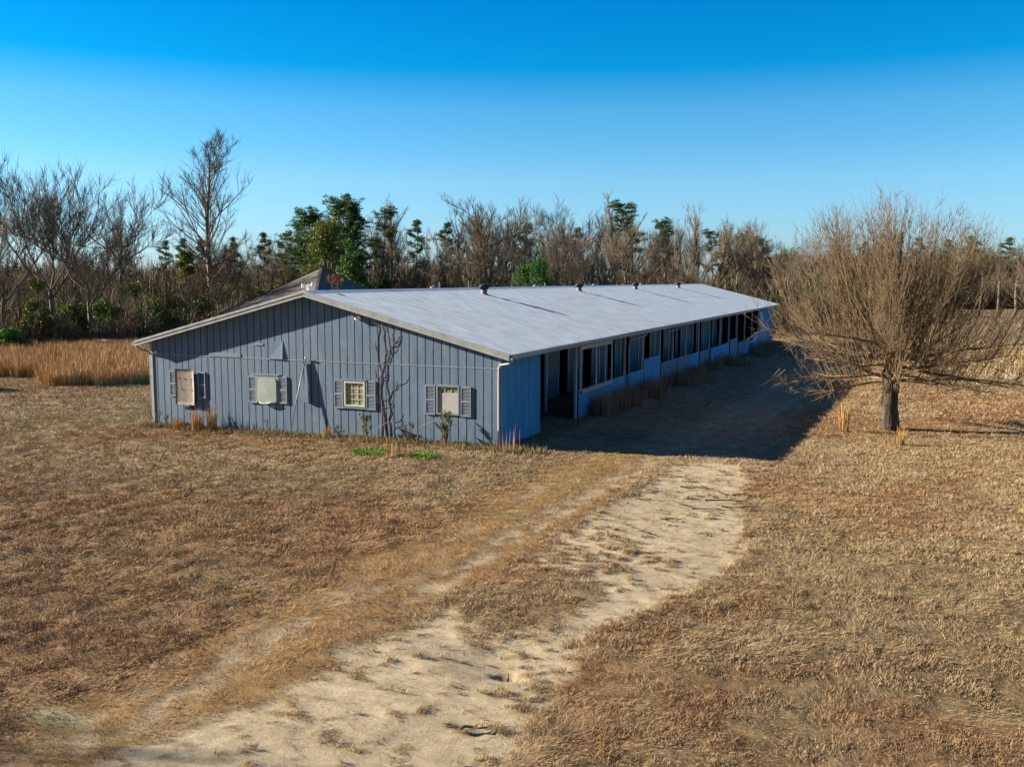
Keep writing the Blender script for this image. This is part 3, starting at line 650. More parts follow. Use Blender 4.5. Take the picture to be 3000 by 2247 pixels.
# windows, shutters, covers of the gable
def shutter(x0, x1, z0, z1, tilt=0):
    s = MB(); y1_ = -.006; y0_ = -.045
    fw = .035; zm = (z0+z1)/2
    s.box((x0, y0_, z0), (x0+fw, y1_, z1)); s.box((x1-fw, y0_, z0), (x1, y1_, z1))
    for a, b_ in ((z0, z0+.05), (zm-.03, zm+.03), (z1-.05, z1)): s.box((x0+fw, y0_+.001, a), (x1-fw, y1_, b_))
    for lo, hi in ((z0+.05, zm-.03), (zm+.03, z1-.05)):
        n = 9
        for i in range(n):
            zc = lo+(hi-lo)*(i+.5)/n; hh = (hi-lo)/n
            s.prism([(x0+fw, y0_+.006, zc-hh*.45), (x1-fw, y0_+.006, zc-hh*.45), (x1-fw, y1_, zc-hh*.1), (x0+fw, y1_, zc-hh*.1)],
                    [(x0+fw, y0_+.006, zc-hh*.3), (x1-fw, y0_+.006, zc-hh*.3), (x1-fw, y1_, zc+hh*.1), (x0+fw, y1_, zc+hh*.1)])
    s.box((x0+fw, y1_-.002, z0+.02), (x1-fw, y1_+.001, z1-.02), 1)
    s.build('shutter', [M_shut, M_shutb], barn)
for q in ((-13.72, -13.38, 1.01, 1.99), (-12.36, -12.02, 1.01, 2.0), (-10.03, -9.69, .96, 1.95), (-8.69, -8.34, 1.0, 1.98), (-6.34, -5.98, .97, 1.98), (-5.04, -4.67, .98, 1.98), (-2.74, -2.37, .96, 1.96), (-1.42, -1.05, .96, 1.96)): shutter(*q)
def window(x0, x1, z0, z1, cols, rows, fm, off=0.0):
    f_ = MB(); fw = .055
    f_.box((x0, -.05, z1-fw), (x1, .03, z1)); f_.box((x0, -.05, z0), (x1, .03, z0+fw)); f_.box((x0, -.05, z0+fw), (x0+fw, .03, z1-fw)); f_.box((x1-fw, -.05, z0+fw), (x1, .03, z1-fw))
    o = f_.build('window_frame', fm, barn)
    g = MB(); g.box((x0+fw, .012, z0+fw), (x1-fw, .018, z1-fw)); g.build('pane', M_glass, o)
    mu = MB()
    for i in range(1, cols): x = x0+fw+(x1-x0-2*fw)*i/cols; mu.box((x-.011, -.004, z0+fw), (x+.011, .010, z1-fw))
    for i in range(1, rows): z = z0+fw+(z1-z0-2*fw)*i/rows; mu.box((x0+fw, -.006, z-.011), (x1-fw, .009, z+.011))
    mu.build('muntin', M_white, o)
    return o
window(-5.93, -5.09, 1.07, 1.94, 3, 4, M_white)
mb = MB(); mb.box((-5.99, -.06, 1.955), (-5.03, -.01, 2.02)); mb.build('window_casing', M_old, barn); mb = MB(); mb.box((-5.99, -.05, .99), (-5.05, -.01, 1.055)); mb.build('window_casing', M_old, barn)
o = window(-2.32, -1.47, .99, 1.98, 3, 4, M_shut)
mb = MB(); mb.box((-2.25, -.016, 1.05), (-1.54, -.009, 1.70)); q = mb.build('white_board', noise_col('pinkish_board', [(.36, .34, .34), (.46, .44, .43)], ns=2, rough=.8), o)
q['label'] = 'pale board closing the lower sash'
# curled plywood sheet over the first window
def sheet(name, x0, x1, z0, z1, yo, curl, m, thick=.015, nx_=8, nz_=10):
    v = []; f_ = []
    for s_ in (0, 1):
        for j in range(nz_+1):
            for i in range(nx_+1):
                u = i/nx_; w_ = j/nz_
                y = yo-curl*(abs(2*u-1)**2*.5+abs(2*w_-1)**2*.3)-(s_*thick)+random.uniform(-.001, .001)
                v.append((x0+(x1-x0)*u, y, z0+(z1-z0)*w_))
    n1 = (nx_+1)*(nz_+1)
    for j in range(nz_):
        for i in range(nx_):
            a = j*(nx_+1)+i; f_.append((a, a+nx_+1, a+nx_+2, a+1)); a += n1; f_.append((a, a+1, a+nx_+2, a+nx_+1))
    ed = [j*(nx_+1) for j in range(nz_+1)]; f_ += [(a, b_, b_+n1, a+n1) for a, b_ in zip(ed, ed[1:])][::1]
    ed = [j*(nx_+1)+nx_ for j in range(nz_+1)]; f_ += [(b_, a, a+n1, b_+n1) for a, b_ in zip(ed, ed[1:])]
    ed = list(range(nx_+1)); f_ += [(b_, a, a+n1, b_+n1) for a, b_ in zip(ed, ed[1:])]
    ed = [nz_*(nx_+1)+i for i in range(nx_+1)]; f_ += [(a, b_, b_+n1, a+n1) for a, b_ in zip(ed, ed[1:])]
    return link(name, raw_mesh(name, np.array(v), f_, m, smooth=True), barn)
sheet('plywood_cover', -13.37, -12.48, .74, 2.08, -.085, .05, M_ply)
mb = MB()
for xx, zz in ((-13.2, 1.75), (-12.6, 1.7), (-12.95, 1.72), (-13.1, 1.33), (-12.6, 1.3)): mb = MB(); mb.tube([(xx, -.13, zz), (xx, -.09, zz)], .022, 8); mb.build('bolt', M_stain, barn)
mb = MB(); mb.box((-9.69, -.05, .99), (-8.70, -.004, 2.0)); mb.box((-9.74, -.07, 2.0), (-8.66, -.004, 2.04)); mb.build('window_casing', M_shut, barn)
# bowed pale sheet with rounded corners
def rounded(x0, x1, z0, z1, r, y0, y1, m, name, bow=.010):
    pts = []
    for cx_, cz_, a0 in ((x1-r, z0+r, -90), (x1-r, z1-r, 0), (x0+r, z1-r, 90), (x0+r, z0+r, 180)):
        for k in range(7): a = math.radians(a0+15*k); pts.append((cx_+r*math.cos(a), cz_+r*math.sin(a)))
    b_ = MB(); b_.prism([(p[0], y1, p[1]) for p in pts], [(p[0], y0, p[1]) for p in pts])
    cx_, cz_ = (x0+x1)/2, (z0+z1)/2
    for k in range(len(pts)):
        p, q_ = pts[k], pts[(k+1) % len(pts)]
        b_.face([(p[0], y0-.001, p[1]), (q_[0], y0-.001, q_[1]), (cx_, y0-bow, cz_)][::-1])
    return b_.build(name, m, barn)
rounded(-9.60, -8.78, 1.01, 1.90, .12, -.075, -.052, M_cover, 'window_cover')
mb = MB(); pts = [(-9.53+i*.075, -.09-.02*(i % 2), 1.005-.035*math.sin(i*.5)) for i in range(9)]
mb.tube(pts, [.01, .025, .03, .034, .028, .034, .03, .02, .01], 6); mb.build('torn_edge', M_white, barn, smooth=True)
mb = MB(); mb.box((-13.05, -.012, .54), (-12.61, -.0035, .66)); mb.build('vent_hole', M_dark, barn)
mb = MB(); mb.prism([(-11.02, -.006, -.1), (-10.84, -.006, -.1), (-10.84, -.0035, -.1), (-11.02, -.0035, -.1)], [(-11.02, -.006, .45), (-11.0, -.006, .45), (-11.0, -.0035, .45), (-11.02, -.0035, .45)]); mb.build('wall_hole', M_dark, barn)
# siding sheets that have come loose and lean out a little
def flap(x0, x1, z0, z1, out_lo, out_hi=.0, bend=0):
    f_ = MB(); f_.prism([(x0, -out_lo-.012, z0), (x1, -out_lo-.012-bend, z0), (x1, -.004-bend, z0+.002), (x0, -.004, z0+.002)], [(x0, -out_hi-.010, z1), (x1, -out_hi-.010, z1), (x1, -.004, z1), (x0, -.004, z1)])
    f_.build('loose_siding', M_wall, barn)
flap(-11.82, -10.37, 2.602, 2.75, .012); flap(-9.11, -8.49, 2.602, 3.25, .015, 0, .03); flap(-9.75, -9.35, 3.08, 3.14, .012)
flap(-7.56, -7.33, 1.11, 2.48, .09, .03)
# flood light stubs
for xx, zz in ((-5.29, 4.13), (-14.36, 2.68)):
    l_ = MB(); l_.box((xx-.06, -.03, zz-.06), (xx+.06, -.004, zz+.06)); l_.tube([(xx-.1, -.12, zz-.02), (xx-.04, -.03, zz)], [.05, .03], 8); l_.tube([(xx+.1, -.12, zz-.02), (xx+.04, -.03, zz)], [.05, .03], 8)
    l_.build('flood_light', M_white, barn)

# leaning pole with its wire
pole = empty('leaning_pole', (-8.05, -.35, -.17), 'thin grey metal pole leaning against the gable wall', 'pole')
mb = MB(); mb.tube([(-8.04, -.36, -.2), (-7.8, -.22, 1.2), (-7.50, -.055, 2.66)], .020, 8); mb.build('pipe', M_pole, pole, smooth=True, off=(-8.05, -.35, -.17))
mb = MB(); mb.tube([(-7.50, -.06, 2.66), (-7.44, -.09, 2.2), (-7.36, -.10, 1.7), (-7.31, -.10, 1.15)], .008, 6); mb.tube([(-7.5, -.08, 2.67), (-7.44, -.09, 2.71)], .03, 8)
mb.build('wire', M_pole, pole, off=(-8.05, -.35, -.17))

# vines climbing the wall
def vine(base, paths, label):
    e = empty('vine', base, label, 'vine', 'vines climbing the gable wall'); b_ = MB(); tw = MB()
    for pts, r0 in paths:
        P_ = []; n = 22
        xs = np.interp(np.linspace(0, 1, n), np.linspace(0, 1, len(pts)), [p[0] for p in pts]); zs = np.interp(np.linspace(0, 1, n), np.linspace(0, 1, len(pts)), [p[1] for p in pts])
        for i in range(n): P_.append((xs[i]+random.uniform(-.035, .035), -.006-.01*random.random(), zs[i]))
        b_.tube(P_, [r0*.42*(1-.6*i/n) for i in range(n)], 6)
        for k in range(4):
            i = random.randrange(3, n); x_, y_, z_ = P_[i]; s_ = random.choice((-1, 1)); L_ = random.uniform(.15, .45)
            tw.tube([(x_, y_, z_), (x_+s_*L_*.4, y_-.02, z_+L_*.3), (x_+s_*L_*.6, y_-.03, z_+L_*.9)], [.008, .006, .003], 4)
    b_.build('vine_stem', M_vine, e, off=base); tw.build('vine_twig', M_vine, e, off=base)
vine((-4.4, -.08, -.1), [([(-4.3, -.1), (-4.35, .6), (-4.5, 1.4), (-4.42, 2.1), (-4.58, 2.8), (-4.56, 3.5), (-4.52, 4.1)], .034), ([(-4.55, -.1), (-4.4, .9), (-4.52, 1.8), (-4.4, 2.5), (-4.25, 3.0), (-4.35, 3.6), (-4.46, 4.0)], .024), ([(-4.25, .0), (-4.36, .8), (-4.6, 1.7), (-4.55, 2.2)], .018)], 'thicker of two bare brown vines beside the white framed window')
vine((-4.15, -.08, -.1), [([(-4.1, -.1), (-4.18, .6), (-4.15, 1.3), (-4.25, 2.0), (-4.2, 2.7), (-4.1, 3.1), (-4.25, 3.9)], .028), ([(-4.2, 1.35), (-4.05, 1.7), (-3.85, 1.75), (-3.82, 1.9)], .018), ([(-4.15, 3.0), (-3.95, 3.35), (-3.75, 3.45), (-3.66, 3.75)], .020), ([(-4.12, 2.6), (-4.0, 3.1), (-3.95, 3.9)], .016), ([(-3.95, -.1), (-4.0, .5), (-4.1, 1.2)], .016)], 'thinner forked vine on the gable right of the thick one')

# weed plants at the foot of the gable
def weed(x, y, h, n, cols, label, spread=.3, leaf=.05):
    z0 = float(ground_z(x, y)); e = empty('weed_plant', (x, y, z0), label, 'weed', 'weeds at the foot of the gable wall'); s_ = MB(); L_ = []
    for i in range(n):
        a = random.uniform(0, 6.28); l = random.uniform(.5, 1)*h; sp_ = random.uniform(.1, 1)*spread
        p0 = (0, 0, 0); p1 = (math.cos(a)*sp_*.4, math.sin(a)*sp_*.25, l*.6); p2 = (math.cos(a)*sp_, math.sin(a)*sp_*.4, l)
        s_.tube([p0, p1, p2], [.008, .006, .003], 4)
        for k in range(16):
            f_ = random.uniform(.25, 1); q_ = [p1[j]*(1-f_)+p2[j]*f_ for j in range(3)] if f_ > .4 else [p1[j]*f_*2 for j in range(3)]; L_.append(q_)
    s_.build('stem', M_vine, e)
    L_ = np.array(L_); c_ = np.array(cols)[rng.integers(0, len(cols), len(L_))]
    v, t_, cc = blades(L_[:, 0], L_[:, 1], L_[:, 2], np.full(len(L_), leaf*2), np.full(len(L_), leaf), rng.uniform(.5, 1.7, len(L_)), c_)
    link('leaves', raw_mesh('leaves', v, t_, M_leaf, cols=cc), e)
OG_ = [(.13, .17, .08), (.18, .21, .10), (.24, .25, .13)]
weed(-4.86, -.35, .95, 14, OG_, 'leafy green weed right of the white framed window', .28)
weed(-3.15, -.4, .95, 14, [(.2, .19, .13), (.27, .25, .17), (.15, .15, .1)], 'greyish half bare weed midway between vines and boarded window', .45, .035)
weed(-1.75, -.45, 1.2, 26, OG_, 'tallest green weed growing below the boarded window', .5)
weed(-8.9, -.3, .6, 8, [(.26, .2, .13), (.2, .2, .12)], 'thin weed below the pale green window cover', .35, .03)
weed(-14.2, -.3, .6, 9, [(.2, .19, .11), (.15, .17, .09)], 'small weed at the left corner of the gable', .3, .035)
weed(-6.0, -.35, .5, 9, [(.2, .19, .11), (.17, .19, .09)], 'low weed below the white framed window', .35, .035)
weed(-13.7, -.3, .55, 7, [(.2, .24, .13), (.17, .2, .12)], 'pale weed below the left shutter of the plywood window', .2, .035)
for (x0, y0, x1, h) in ((-2.9, -.4, -1.2, .9), (-4.5, -.35, -3.3, .75)):
    b0 = (x0, y0, float(ground_z(x0, y0)))
    mb = MB(); mb.tube([(x0, y0, b0[2]), (x0+.2, y0-.1, b0[2]+h*.7), (x0+(x1-x0)*.5, y0-.12, b0[2]+h), (x1, y0-.1, b0[2]+h*.8)], [.016, .013, .010, .005], 5)
    mb.tube([(x0+.2, y0-.1, b0[2]+h*.7), (x0+.1, y0-.1, b0[2]+h*1.2)], [.009, .003], 5); o = mb.build('bramble', M_vine, None, off=b0); o.location = b0
    tag(o, 'arching bare bramble stem '+('near the boarded window' if x0 > -4 else 'right of the vines'), 'bramble')

# weather station on the ridge
ws = empty('weather_station', (-8.0, .9, roofz(-8.0)), 'small white weather station on the roof by the front peak', 'weather station')
mb = MB(); mb.tube([(0, 0, -.05), (0, 0, .36)], .025, 8); mb.build('mast', M_white, ws)
mb = MB(); mb.bar((-.22, 0, .36), (.22, 0, .40), .03, .03); mb.tube([(-.22, 0, .30), (-.22, 0, .44)], [.05, .05], 10); mb.tube([(.2, 0, .38), (.2, 0, .50)], [.055, .02], 10); mb.box((-.05, -.04, .2), (.06, .04, .33)); mb.build('sensor', M_white, ws)

# ------------------------------------------------------------------ house behind the barn
hx, hy = at(694, 77)
house = empty('house', (hx, hy, -.5), 'house with a dark hipped shingle roof behind the barn', 'house')
ap = zt(580, 77)+.5
th0 = math.atan2(CAM[1]-hy, CAM[0]-hx)-math.radians(6); DH = 8.2; ezh = ap-DH*.455
def hc(i, r=DH, z=0): a_ = th0+i*math.pi/2; return (math.cos(a_)*r, math.sin(a_)*r, z)
A = (0, 0, ap); q = [hc(i, DH, ezh) for i in range(4)]
mb = MB()
for i in range(4): mb.face([q[i], q[(i+1) % 4], A])
mb.face(q[::-1]); mb.build('roof', M_shingle, house)
for i in range(4): mb = MB(); mb.bar(A, q[i], .22, .05); mb.build('hip_cap', M_shingle, house)
mb = MB(); mb.prism([hc(i, DH-.8, 0) for i in range(4)], [hc(i, DH-.8, ezh-.02) for i in range(4)]); mb.build('wall', M_trim, house)

# ------------------------------------------------------------------ fence far left
fx = [(307, 81), (334, 81), (368, 80.5), (401, 80), (440, 80), (268, 82)]
pts = [(*at(u*2212/3000, d), 0) for u, d in sorted(fx)]
fb = (pts[0][0], pts[0][1], float(ground_z(pts[0][0], pts[0][1])))
fence = empty('rail_fence', fb, 'low dark wooden rail fence beyond the orange grass field', 'fence')
for p in pts:
    z0 = float(ground_z(p[0], p[1])); mb = MB(); mb.box((p[0]-.09, p[1]-.09, z0-.2), (p[0]+.09, p[1]+.09, z0+.95)); mb.build('fence_post', M_wood, fence, off=fb)
mb = MB()
for a_, b_ in zip(pts, pts[1:]): mb.bar((a_[0], a_[1], float(ground_z(a_[0], a_[1]))+.9), (b_[0], b_[1], float(ground_z(b_[0], b_[1]))+.9), .05, .14)
mb.build('rail', M_trim, fence, off=fb)

# ------------------------------------------------------------------ small things
def litter(name, kind, px, d, label):
    x, y = at(px, d); z = float(ground_z(x, y)); return x, y, z
x, y = 3.95, 49.5; z0 = float(ground_z(x, y)); e = empty('bucket', (x, y, z0), 'blue plastic bucket on the grass beyond the barn end', 'bucket')
mb = MB(); mb.tube([(0, 0, 0), (0, 0, .35)], [.14, .18], 14); mb.tube([(0, 0, .33), (0, 0, .37)], [.195, .195], 14); mb.build('body', M_blue, e)
mb = MB(); mb.tube([(-.19, 0, .35), (-.1, .05, .5), (.1, .05, .5), (.19, 0, .35)], .01, 5); mb.build('handle', M_white, e)
x, y = 15.75, 45.1; z0 = float(ground_z(x, y)); e = empty('toy_truck', (x, y, z0), 'small red and white plastic toy lying in the field right of the pear tree', 'toy')
mb = MB(); mb.box((-.35, -.18, .08), (.25, .18, .30)); mb.build('body', M_red, e); mb = MB(); mb.prism([(-.05, -.17, .301), (.35, -.17, .301), (.35, .17, .301), (-.05, .17, .301)], [(.0, -.15, .5), (.28, -.15, .5), (.28, .15, .5), (.0, .15, .5)]); mb.build('cab', M_white, e)
for sx_ in (-.22, .15):
    for sy_ in (-.2, .2): mb = MB(); mb.tube([(sx_, sy_-.03, .08), (sx_, sy_+.03, .08)], .08, 10); mb.build('wheel', M_dark, e)
x, y = at(2195, 64); z0 = float(ground_z(x, y)); e = MB(); e.box((-.22, -.15, 0), (.22, .15, .22)); e.box((-.24, -.17, .22), (.24, .17, .25)); o = e.build('box', M_white); o.location = (x, y, z0); tag(o, 'small white box on the grass at the right edge', 'box')
random.seed(5)
ST = [(1505, 1058, .9), (1560, 1068, .5), (1640, 1022, 1.0), (1470, 1090, .6), (1530, 1105, .8), (1570, 1085, 1.1), (1610, 1072, .7), (1600, 1100, .9), (1450, 1125, .5), (1650, 1035, 1.0), (1385, 1150, .6), (1020, 1581, .35)]
LB = ['forked grey', 'short dark', 'long dark', 'short grey', 'thin curved', 'long grey', 'crooked brown', 'straight brown', 'short bent', 'thick dark', 'short brown', 'small dark']
WH = ['at the left of the bare sand', 'high on the bare sand', 'by the edge of the barn shadow', 'at the left edge of the bare sand', 'across the middle of the bare sand', 'right of the middle of the bare sand', 'on the right side of the bare sand', 'low on the right of the bare sand', 'low on the left of the bare sand', 'nearest the corner of the barn shadow', 'on the grass rim left of the bare sand', 'on the sand near the bottom of the view']
for (u, v_, l), a_, b_ in zip(ST, LB, WH):
    d = ray(u*3000/2212, v_*3000/2212); t_ = -CAM[2]/d[2]; x, y = CAM[0]+d[0]*t_, CAM[1]+d[1]*t_; z0 = float(ground_z(x, y))+.0
    mb = MB(); an = random.uniform(-.6, .6); n = 5
    P_ = [((i/(n-1)-.5)*l*math.cos(an)+random.uniform(-.03, .03), (i/(n-1)-.5)*l*math.sin(an)+random.uniform(-.05, .05), .03+random.uniform(0, .04)) for i in range(n)]
    mb.tube(P_, [.022, .02, .017, .013, .007], 6); mb.tube([P_[2], (P_[2][0]+.15*l, P_[2][1]+.2*l, .07)], [.012, .004], 5)
    o = mb.build('fallen_stick', M_stick); o.location = (x, y, z0); tag(o, a_+' stick '+b_, 'stick', 'fallen sticks on the sand')

#TREES
# ------------------------------------------------------------------ trees
def unit(v): return v/(np.linalg.norm(v)+1e-9)
def perp(d):
    a = np.array((0, 0, 1.)) if abs(d[2]) < .9 else np.array((1., 0, 0)); u = unit(np.cross(d, a)); return u, np.cross(d, u)
def limb(p, d, L_, r0, r1, n, wig, up, R):
    P_ = [np.array(p, float)]; d = unit(np.array(d, float))
    for i in range(n):
        d = unit(d+R.normal(0, wig, 3)+np.array((0, 0, up))); P_.append(P_[-1]+d*L_/n)
    return np.array(P_), np.linspace(r0, r1, n+1), d
def side_dir(path, i, ang, R, upb=0):
    d = unit(path[min(i+1, len(path)-1)]-path[max(i-1, 0)]); u, v = perp(d); a = R.uniform(0, 2*np.pi)
    return unit(d*math.cos(ang)+(u*math.cos(a)+v*math.sin(a))*math.sin(ang)+np.array((0, 0, upb)))
def tubes_mesh(lst, sides):
    """lst of (points, radii) -> vertices, quads"""
    groups = {}
    for P_, r in lst: groups.setdefault(len(P_), []).append((P_, r))
    Vs = []; Fs = []; off = 0
    for n, it in groups.items():
        P_ = np.array([a for a, _ in it]); r = np.array([b_ for _, b_ in it]); m_ = len(it)
        D = np.empty_like(P_); D[:, 1:-1] = P_[:, 2:]-P_[:, :-2]; D[:, 0] = P_[:, 1]-P_[:, 0]; D[:, -1] = P_[:, -1]-P_[:, -2]
        D /= np.linalg.norm(D, axis=2, keepdims=True)+1e-9
        md = P_[:, -1]-P_[:, 0]; md /= np.linalg.norm(md, axis=1, keepdims=True)+1e-9
        ref = np.where(np.abs(md[:, 2:3]) < .8, np.array([[0, 0, 1.]]), np.array([[1., 0, 0]]))[:, None, :]
        U_ = np.cross(D, np.broadcast_to(ref, D.shape)); U_ /= np.linalg.norm(U_, axis=2, keepdims=True)+1e-9; W_ = np.cross(D, U_)
        a = np.arange(sides)*2*np.pi/sides
        V_ = P_[:, :, None, :]+(U_[:, :, None, :]*np.cos(a)[None, None, :, None]+W_[:, :, None, :]*np.sin(a)[None, None, :, None])*r[:, :, None, None]
        Vs.append(V_.reshape(-1, 3))
        b0 = np.arange(m_)[:, None, None]*n*sides+np.arange(n-1)[None, :, None]*sides; j = np.arange(sides)[None, None, :]; k = (j+1) % sides
        q_ = np.stack([b0+j, b0+k, b0+sides+k, b0+sides+j], -1).reshape(-1, 4)+off; Fs.append(q_); off += m_*n*sides
    return np.concatenate(Vs), np.concatenate(Fs)
def bare_tree(seed, H, kind):
    """returns dict of tube lists: trunk (trunk and limbs) and crown (twigs)"""
    R = np.random.default_rng(seed); big = []; med = []; tw = []
    k = {'poplar': dict(trunk=.90, first=.20, n1=52, a0=.95, a1=.42, l1=.36, up1=.07, n2=9, n3=5, tw=.017),
         'spread': dict(trunk=.34, first=.8, n1=0, a0=.9, a1=.5, l1=.6, up1=.05, n2=12, n3=7, tw=.02),
         'slim': dict(trunk=.80, first=.40, n1=17, a0=.62, a1=.30, l1=.36, up1=.05, n2=9, n3=5, tw=.015),
         'wide': dict(trunk=.58, first=.32, n1=16, a0=.85, a1=.40, l1=.46, up1=.06, n2=10, n3=5, tw=.015),
         'fan': dict(trunk=.16, first=.5, n1=0, a0=.8, a1=.3, l1=.85, up1=.05, n2=14, n3=6, tw=.018)}[kind]
    r0 = H*.0155+.05
    T_, tr_, dd_ = limb((0, 0, -.4), (R.normal(0, .03), R.normal(0, .03), 1), H*k['trunk'], r0, r0*(.12 if k['trunk'] > .8 else .62), 14, .035, .04, R)
    tr_[0] *= 1.5; big.append((T_, tr_))
    L1 = []
    if k['n1']:
        for i in range(k['n1']):
            f = k['first']+(1-k['first'])*(i+R.uniform(0, 1))/k['n1']; ix = min(int(f*14), 13); s_ = f*14-ix
            p = T_[ix]*(1-s_)+T_[ix+1]*s_; g = (f-k['first'])/(1-k['first'])
            ang = k['a0']+(k['a1']-k['a0'])*g+R.normal(0, .1); l = H*k['l1']*(1-(.55 if kind == 'poplar' else .35)*g**1.8)*R.uniform(.6, 1.1)*(min(1, .5+g*1.5) if kind == 'poplar' else 1)
            r = max(.03, tr_[ix]*.42)*R.uniform(.7, 1.1)
            P_, rr_, _ = limb(p, side_dir(T_, ix, ang, R), l, r, .016, 7, .07, k['up1'], R); L1.append((P_, rr_, l))
    if kind in ('spread', 'fan', 'wide'):
        nb = {'spread': 5, 'fan': 9, 'wide': 4}[kind]
        for i in range(nb):
            ix = 14 if i < 3 else int(R.integers(10, 14)); az = i*2*np.pi/nb+R.normal(0, .3); el = R.uniform(.5, 1.25) if kind != 'fan' else R.uniform(.75, 1.4)
            d = np.array((math.cos(az)*math.cos(el), math.sin(az)*math.cos(el), math.sin(el))); l = H*(1-k['trunk'])*R.uniform(.8, 1.08)
            P_, rr_, _ = limb(T_[ix], d, l, r0*.42*R.uniform(.7, 1), .025, 10, .15, .07, R); L1.append((P_, rr_, l)); 
            for q_ in range(4 if kind != 'fan' else 2):   # second order heavy limbs
                jx = int(R.integers(2, 8)); l2 = l*R.uniform(.45, .75)
                P2, r2, _ = limb(P_[jx], side_dir(P_, jx, R.uniform(.5, .95), R, .12), l2, rr_[jx]*.65, .02, 8, .14, .08, R); L1.append((P2, r2, l2))
    for P_, rr_, l in L1:
        big.append((P_, rr_)); n = len(P_)-1
        for q_ in range(k['n2']):
            f = R.uniform(.2, 1.0); ix = min(int(f*n), n-1); s_ = f*n-ix; p = P_[ix]*(1-s_)+P_[ix+1]*s_
            l2 = l*R.uniform(.22, .48)*(1.15-.5*f); P2, r2, _ = limb(p, side_dir(P_, ix, R.uniform(.4, .85), R, .15), l2, max(.02, rr_[ix]*.45), .012, 5, .07, .07, R)
            med.append((P2, r2))
            for z_ in range(k['n3']):
                g = R.uniform(.2, 1); jx = min(int(g*5), 4); p3 = P2[jx]; l3 = max(.6, l2*R.uniform(.4, .85))
                P3, r3, _ = limb(p3, side_dir(P2, jx, R.uniform(.3, .75), R, .2), l3, k['tw'], .007, 3, .07, .07, R); tw.append((P3, r3))
    return big, med, tw
def tree_meshes(seed, H, kind):
    big, med, tw = bare_tree(seed, H, kind)
    v, f_ = tubes_mesh(big, 6); a = raw_mesh('trunk', v, f_, M_bark, smooth=True)
    v1, f1 = tubes_mesh(med, 4); v2, f2 = tubes_mesh(tw, 3)
    b_ = raw_mesh('crown', np.concatenate([v1, v2]), np.concatenate([f1, f2+len(v1)]), M_twig)
    zz = max(v1[:, 2].max(), v2[:, 2].max())
    return a, b_, zz
PROTO = {}
def proto(key, seed, H, kind):
    PROTO[key] = tree_meshes(seed, H, kind)
proto('poplar', 3, 24, 'poplar'); proto('spreadA', 11, 18, 'spread'); proto('spreadB', 29, 18, 'spread')
proto('slimA', 5, 18, 'slim'); proto('slimB', 6, 18, 'slim'); proto('slimC', 9, 18, 'slim')
proto('wideA', 14, 16, 'wide'); proto('wideB', 15, 16, 'wide'); proto('fan', 21, 14, 'fan')
def put_tree(key, x, y, top, label, group=None, rz=None, name='bare_tree', wide=1.0, cat='tree', zb=None):
    a, b_, hz = PROTO[key]; z0 = float(ground_z(x, y)) if zb is None else zb; s_ = (top-z0)/hz
    e = empty(name, (x, y, z0), label, cat, group, rz if rz is not None else random.uniform(0, 6.28)); e.scale = (s_*wide, s_*wide, s_)
    link('trunk', a, e); link('crown', b_, e); return e
def T_(key, px, d, py, label, **k): x, y = at(px, d); return put_tree(key, x, y, zt(py, d), label, **k)
random.seed(3)
T_('poplar', 452, 128, 296, 'tallest bare tree, straight dark trunk and oval crown, left of the barn peak', rz=.4, wide=1.18)
T_('spreadA', 108, 92, 345, 'big bare tree with twisting limbs, second from the left edge', rz=1.1)
T_('spreadB', 188, 88, 362, 'dark bare tree with heavy limbs curving right, left of the tallest tree', rz=2.3)
T_('spreadA', 2, 90, 380, 'bare leaning tree cut by the left edge of the view', rz=4.0)
T_('wideA', 262, 118, 400, 'bare tree with upright twigs between the curved tree and the tallest tree', rz=.5)
T_('fan', 905, 118, 548, 'vase shaped bare tree behind the ridge with pale limbs', rz=.5)
T_('wideB', 1050, 112, 418, 'broad bare tree with tangled limbs behind the second roof vent', rz=.2, wide=1.15)
T_('slimA', 845, 128, 415, 'slender dark trunked tree right of the big green pine')
T_('slimB', 1320, 150, 405, 'tall pale forked tree left of the single round pine')
T_('wideA', 1195, 145, 415, 'wide pale bare tree above the second visible roof vent')
T_('wideB', 1625, 170, 474, 'small topped bare tree at the right end of the wood', rz=1.5)
T_('wideA', 1590, 165, 474, 'bare tree just left of the last one in the wood', rz=.1)
T_('slimC', 1500, 150, 432, 'bare tree with reddish twigs behind the far end of the ridge')
T_('spreadA', 2266, 50, 452, 'bare tree cut by the right edge, beside the pear tree', rz=2)
T_('wideA', 1745, 190, 496, 'small bare tree on the skyline left of the pear tree')
e = put_tree('slimB', -13.4, -24.2, 8.2, 'bare tree whose soft shadow falls across the bottom left corner', rz=.6)
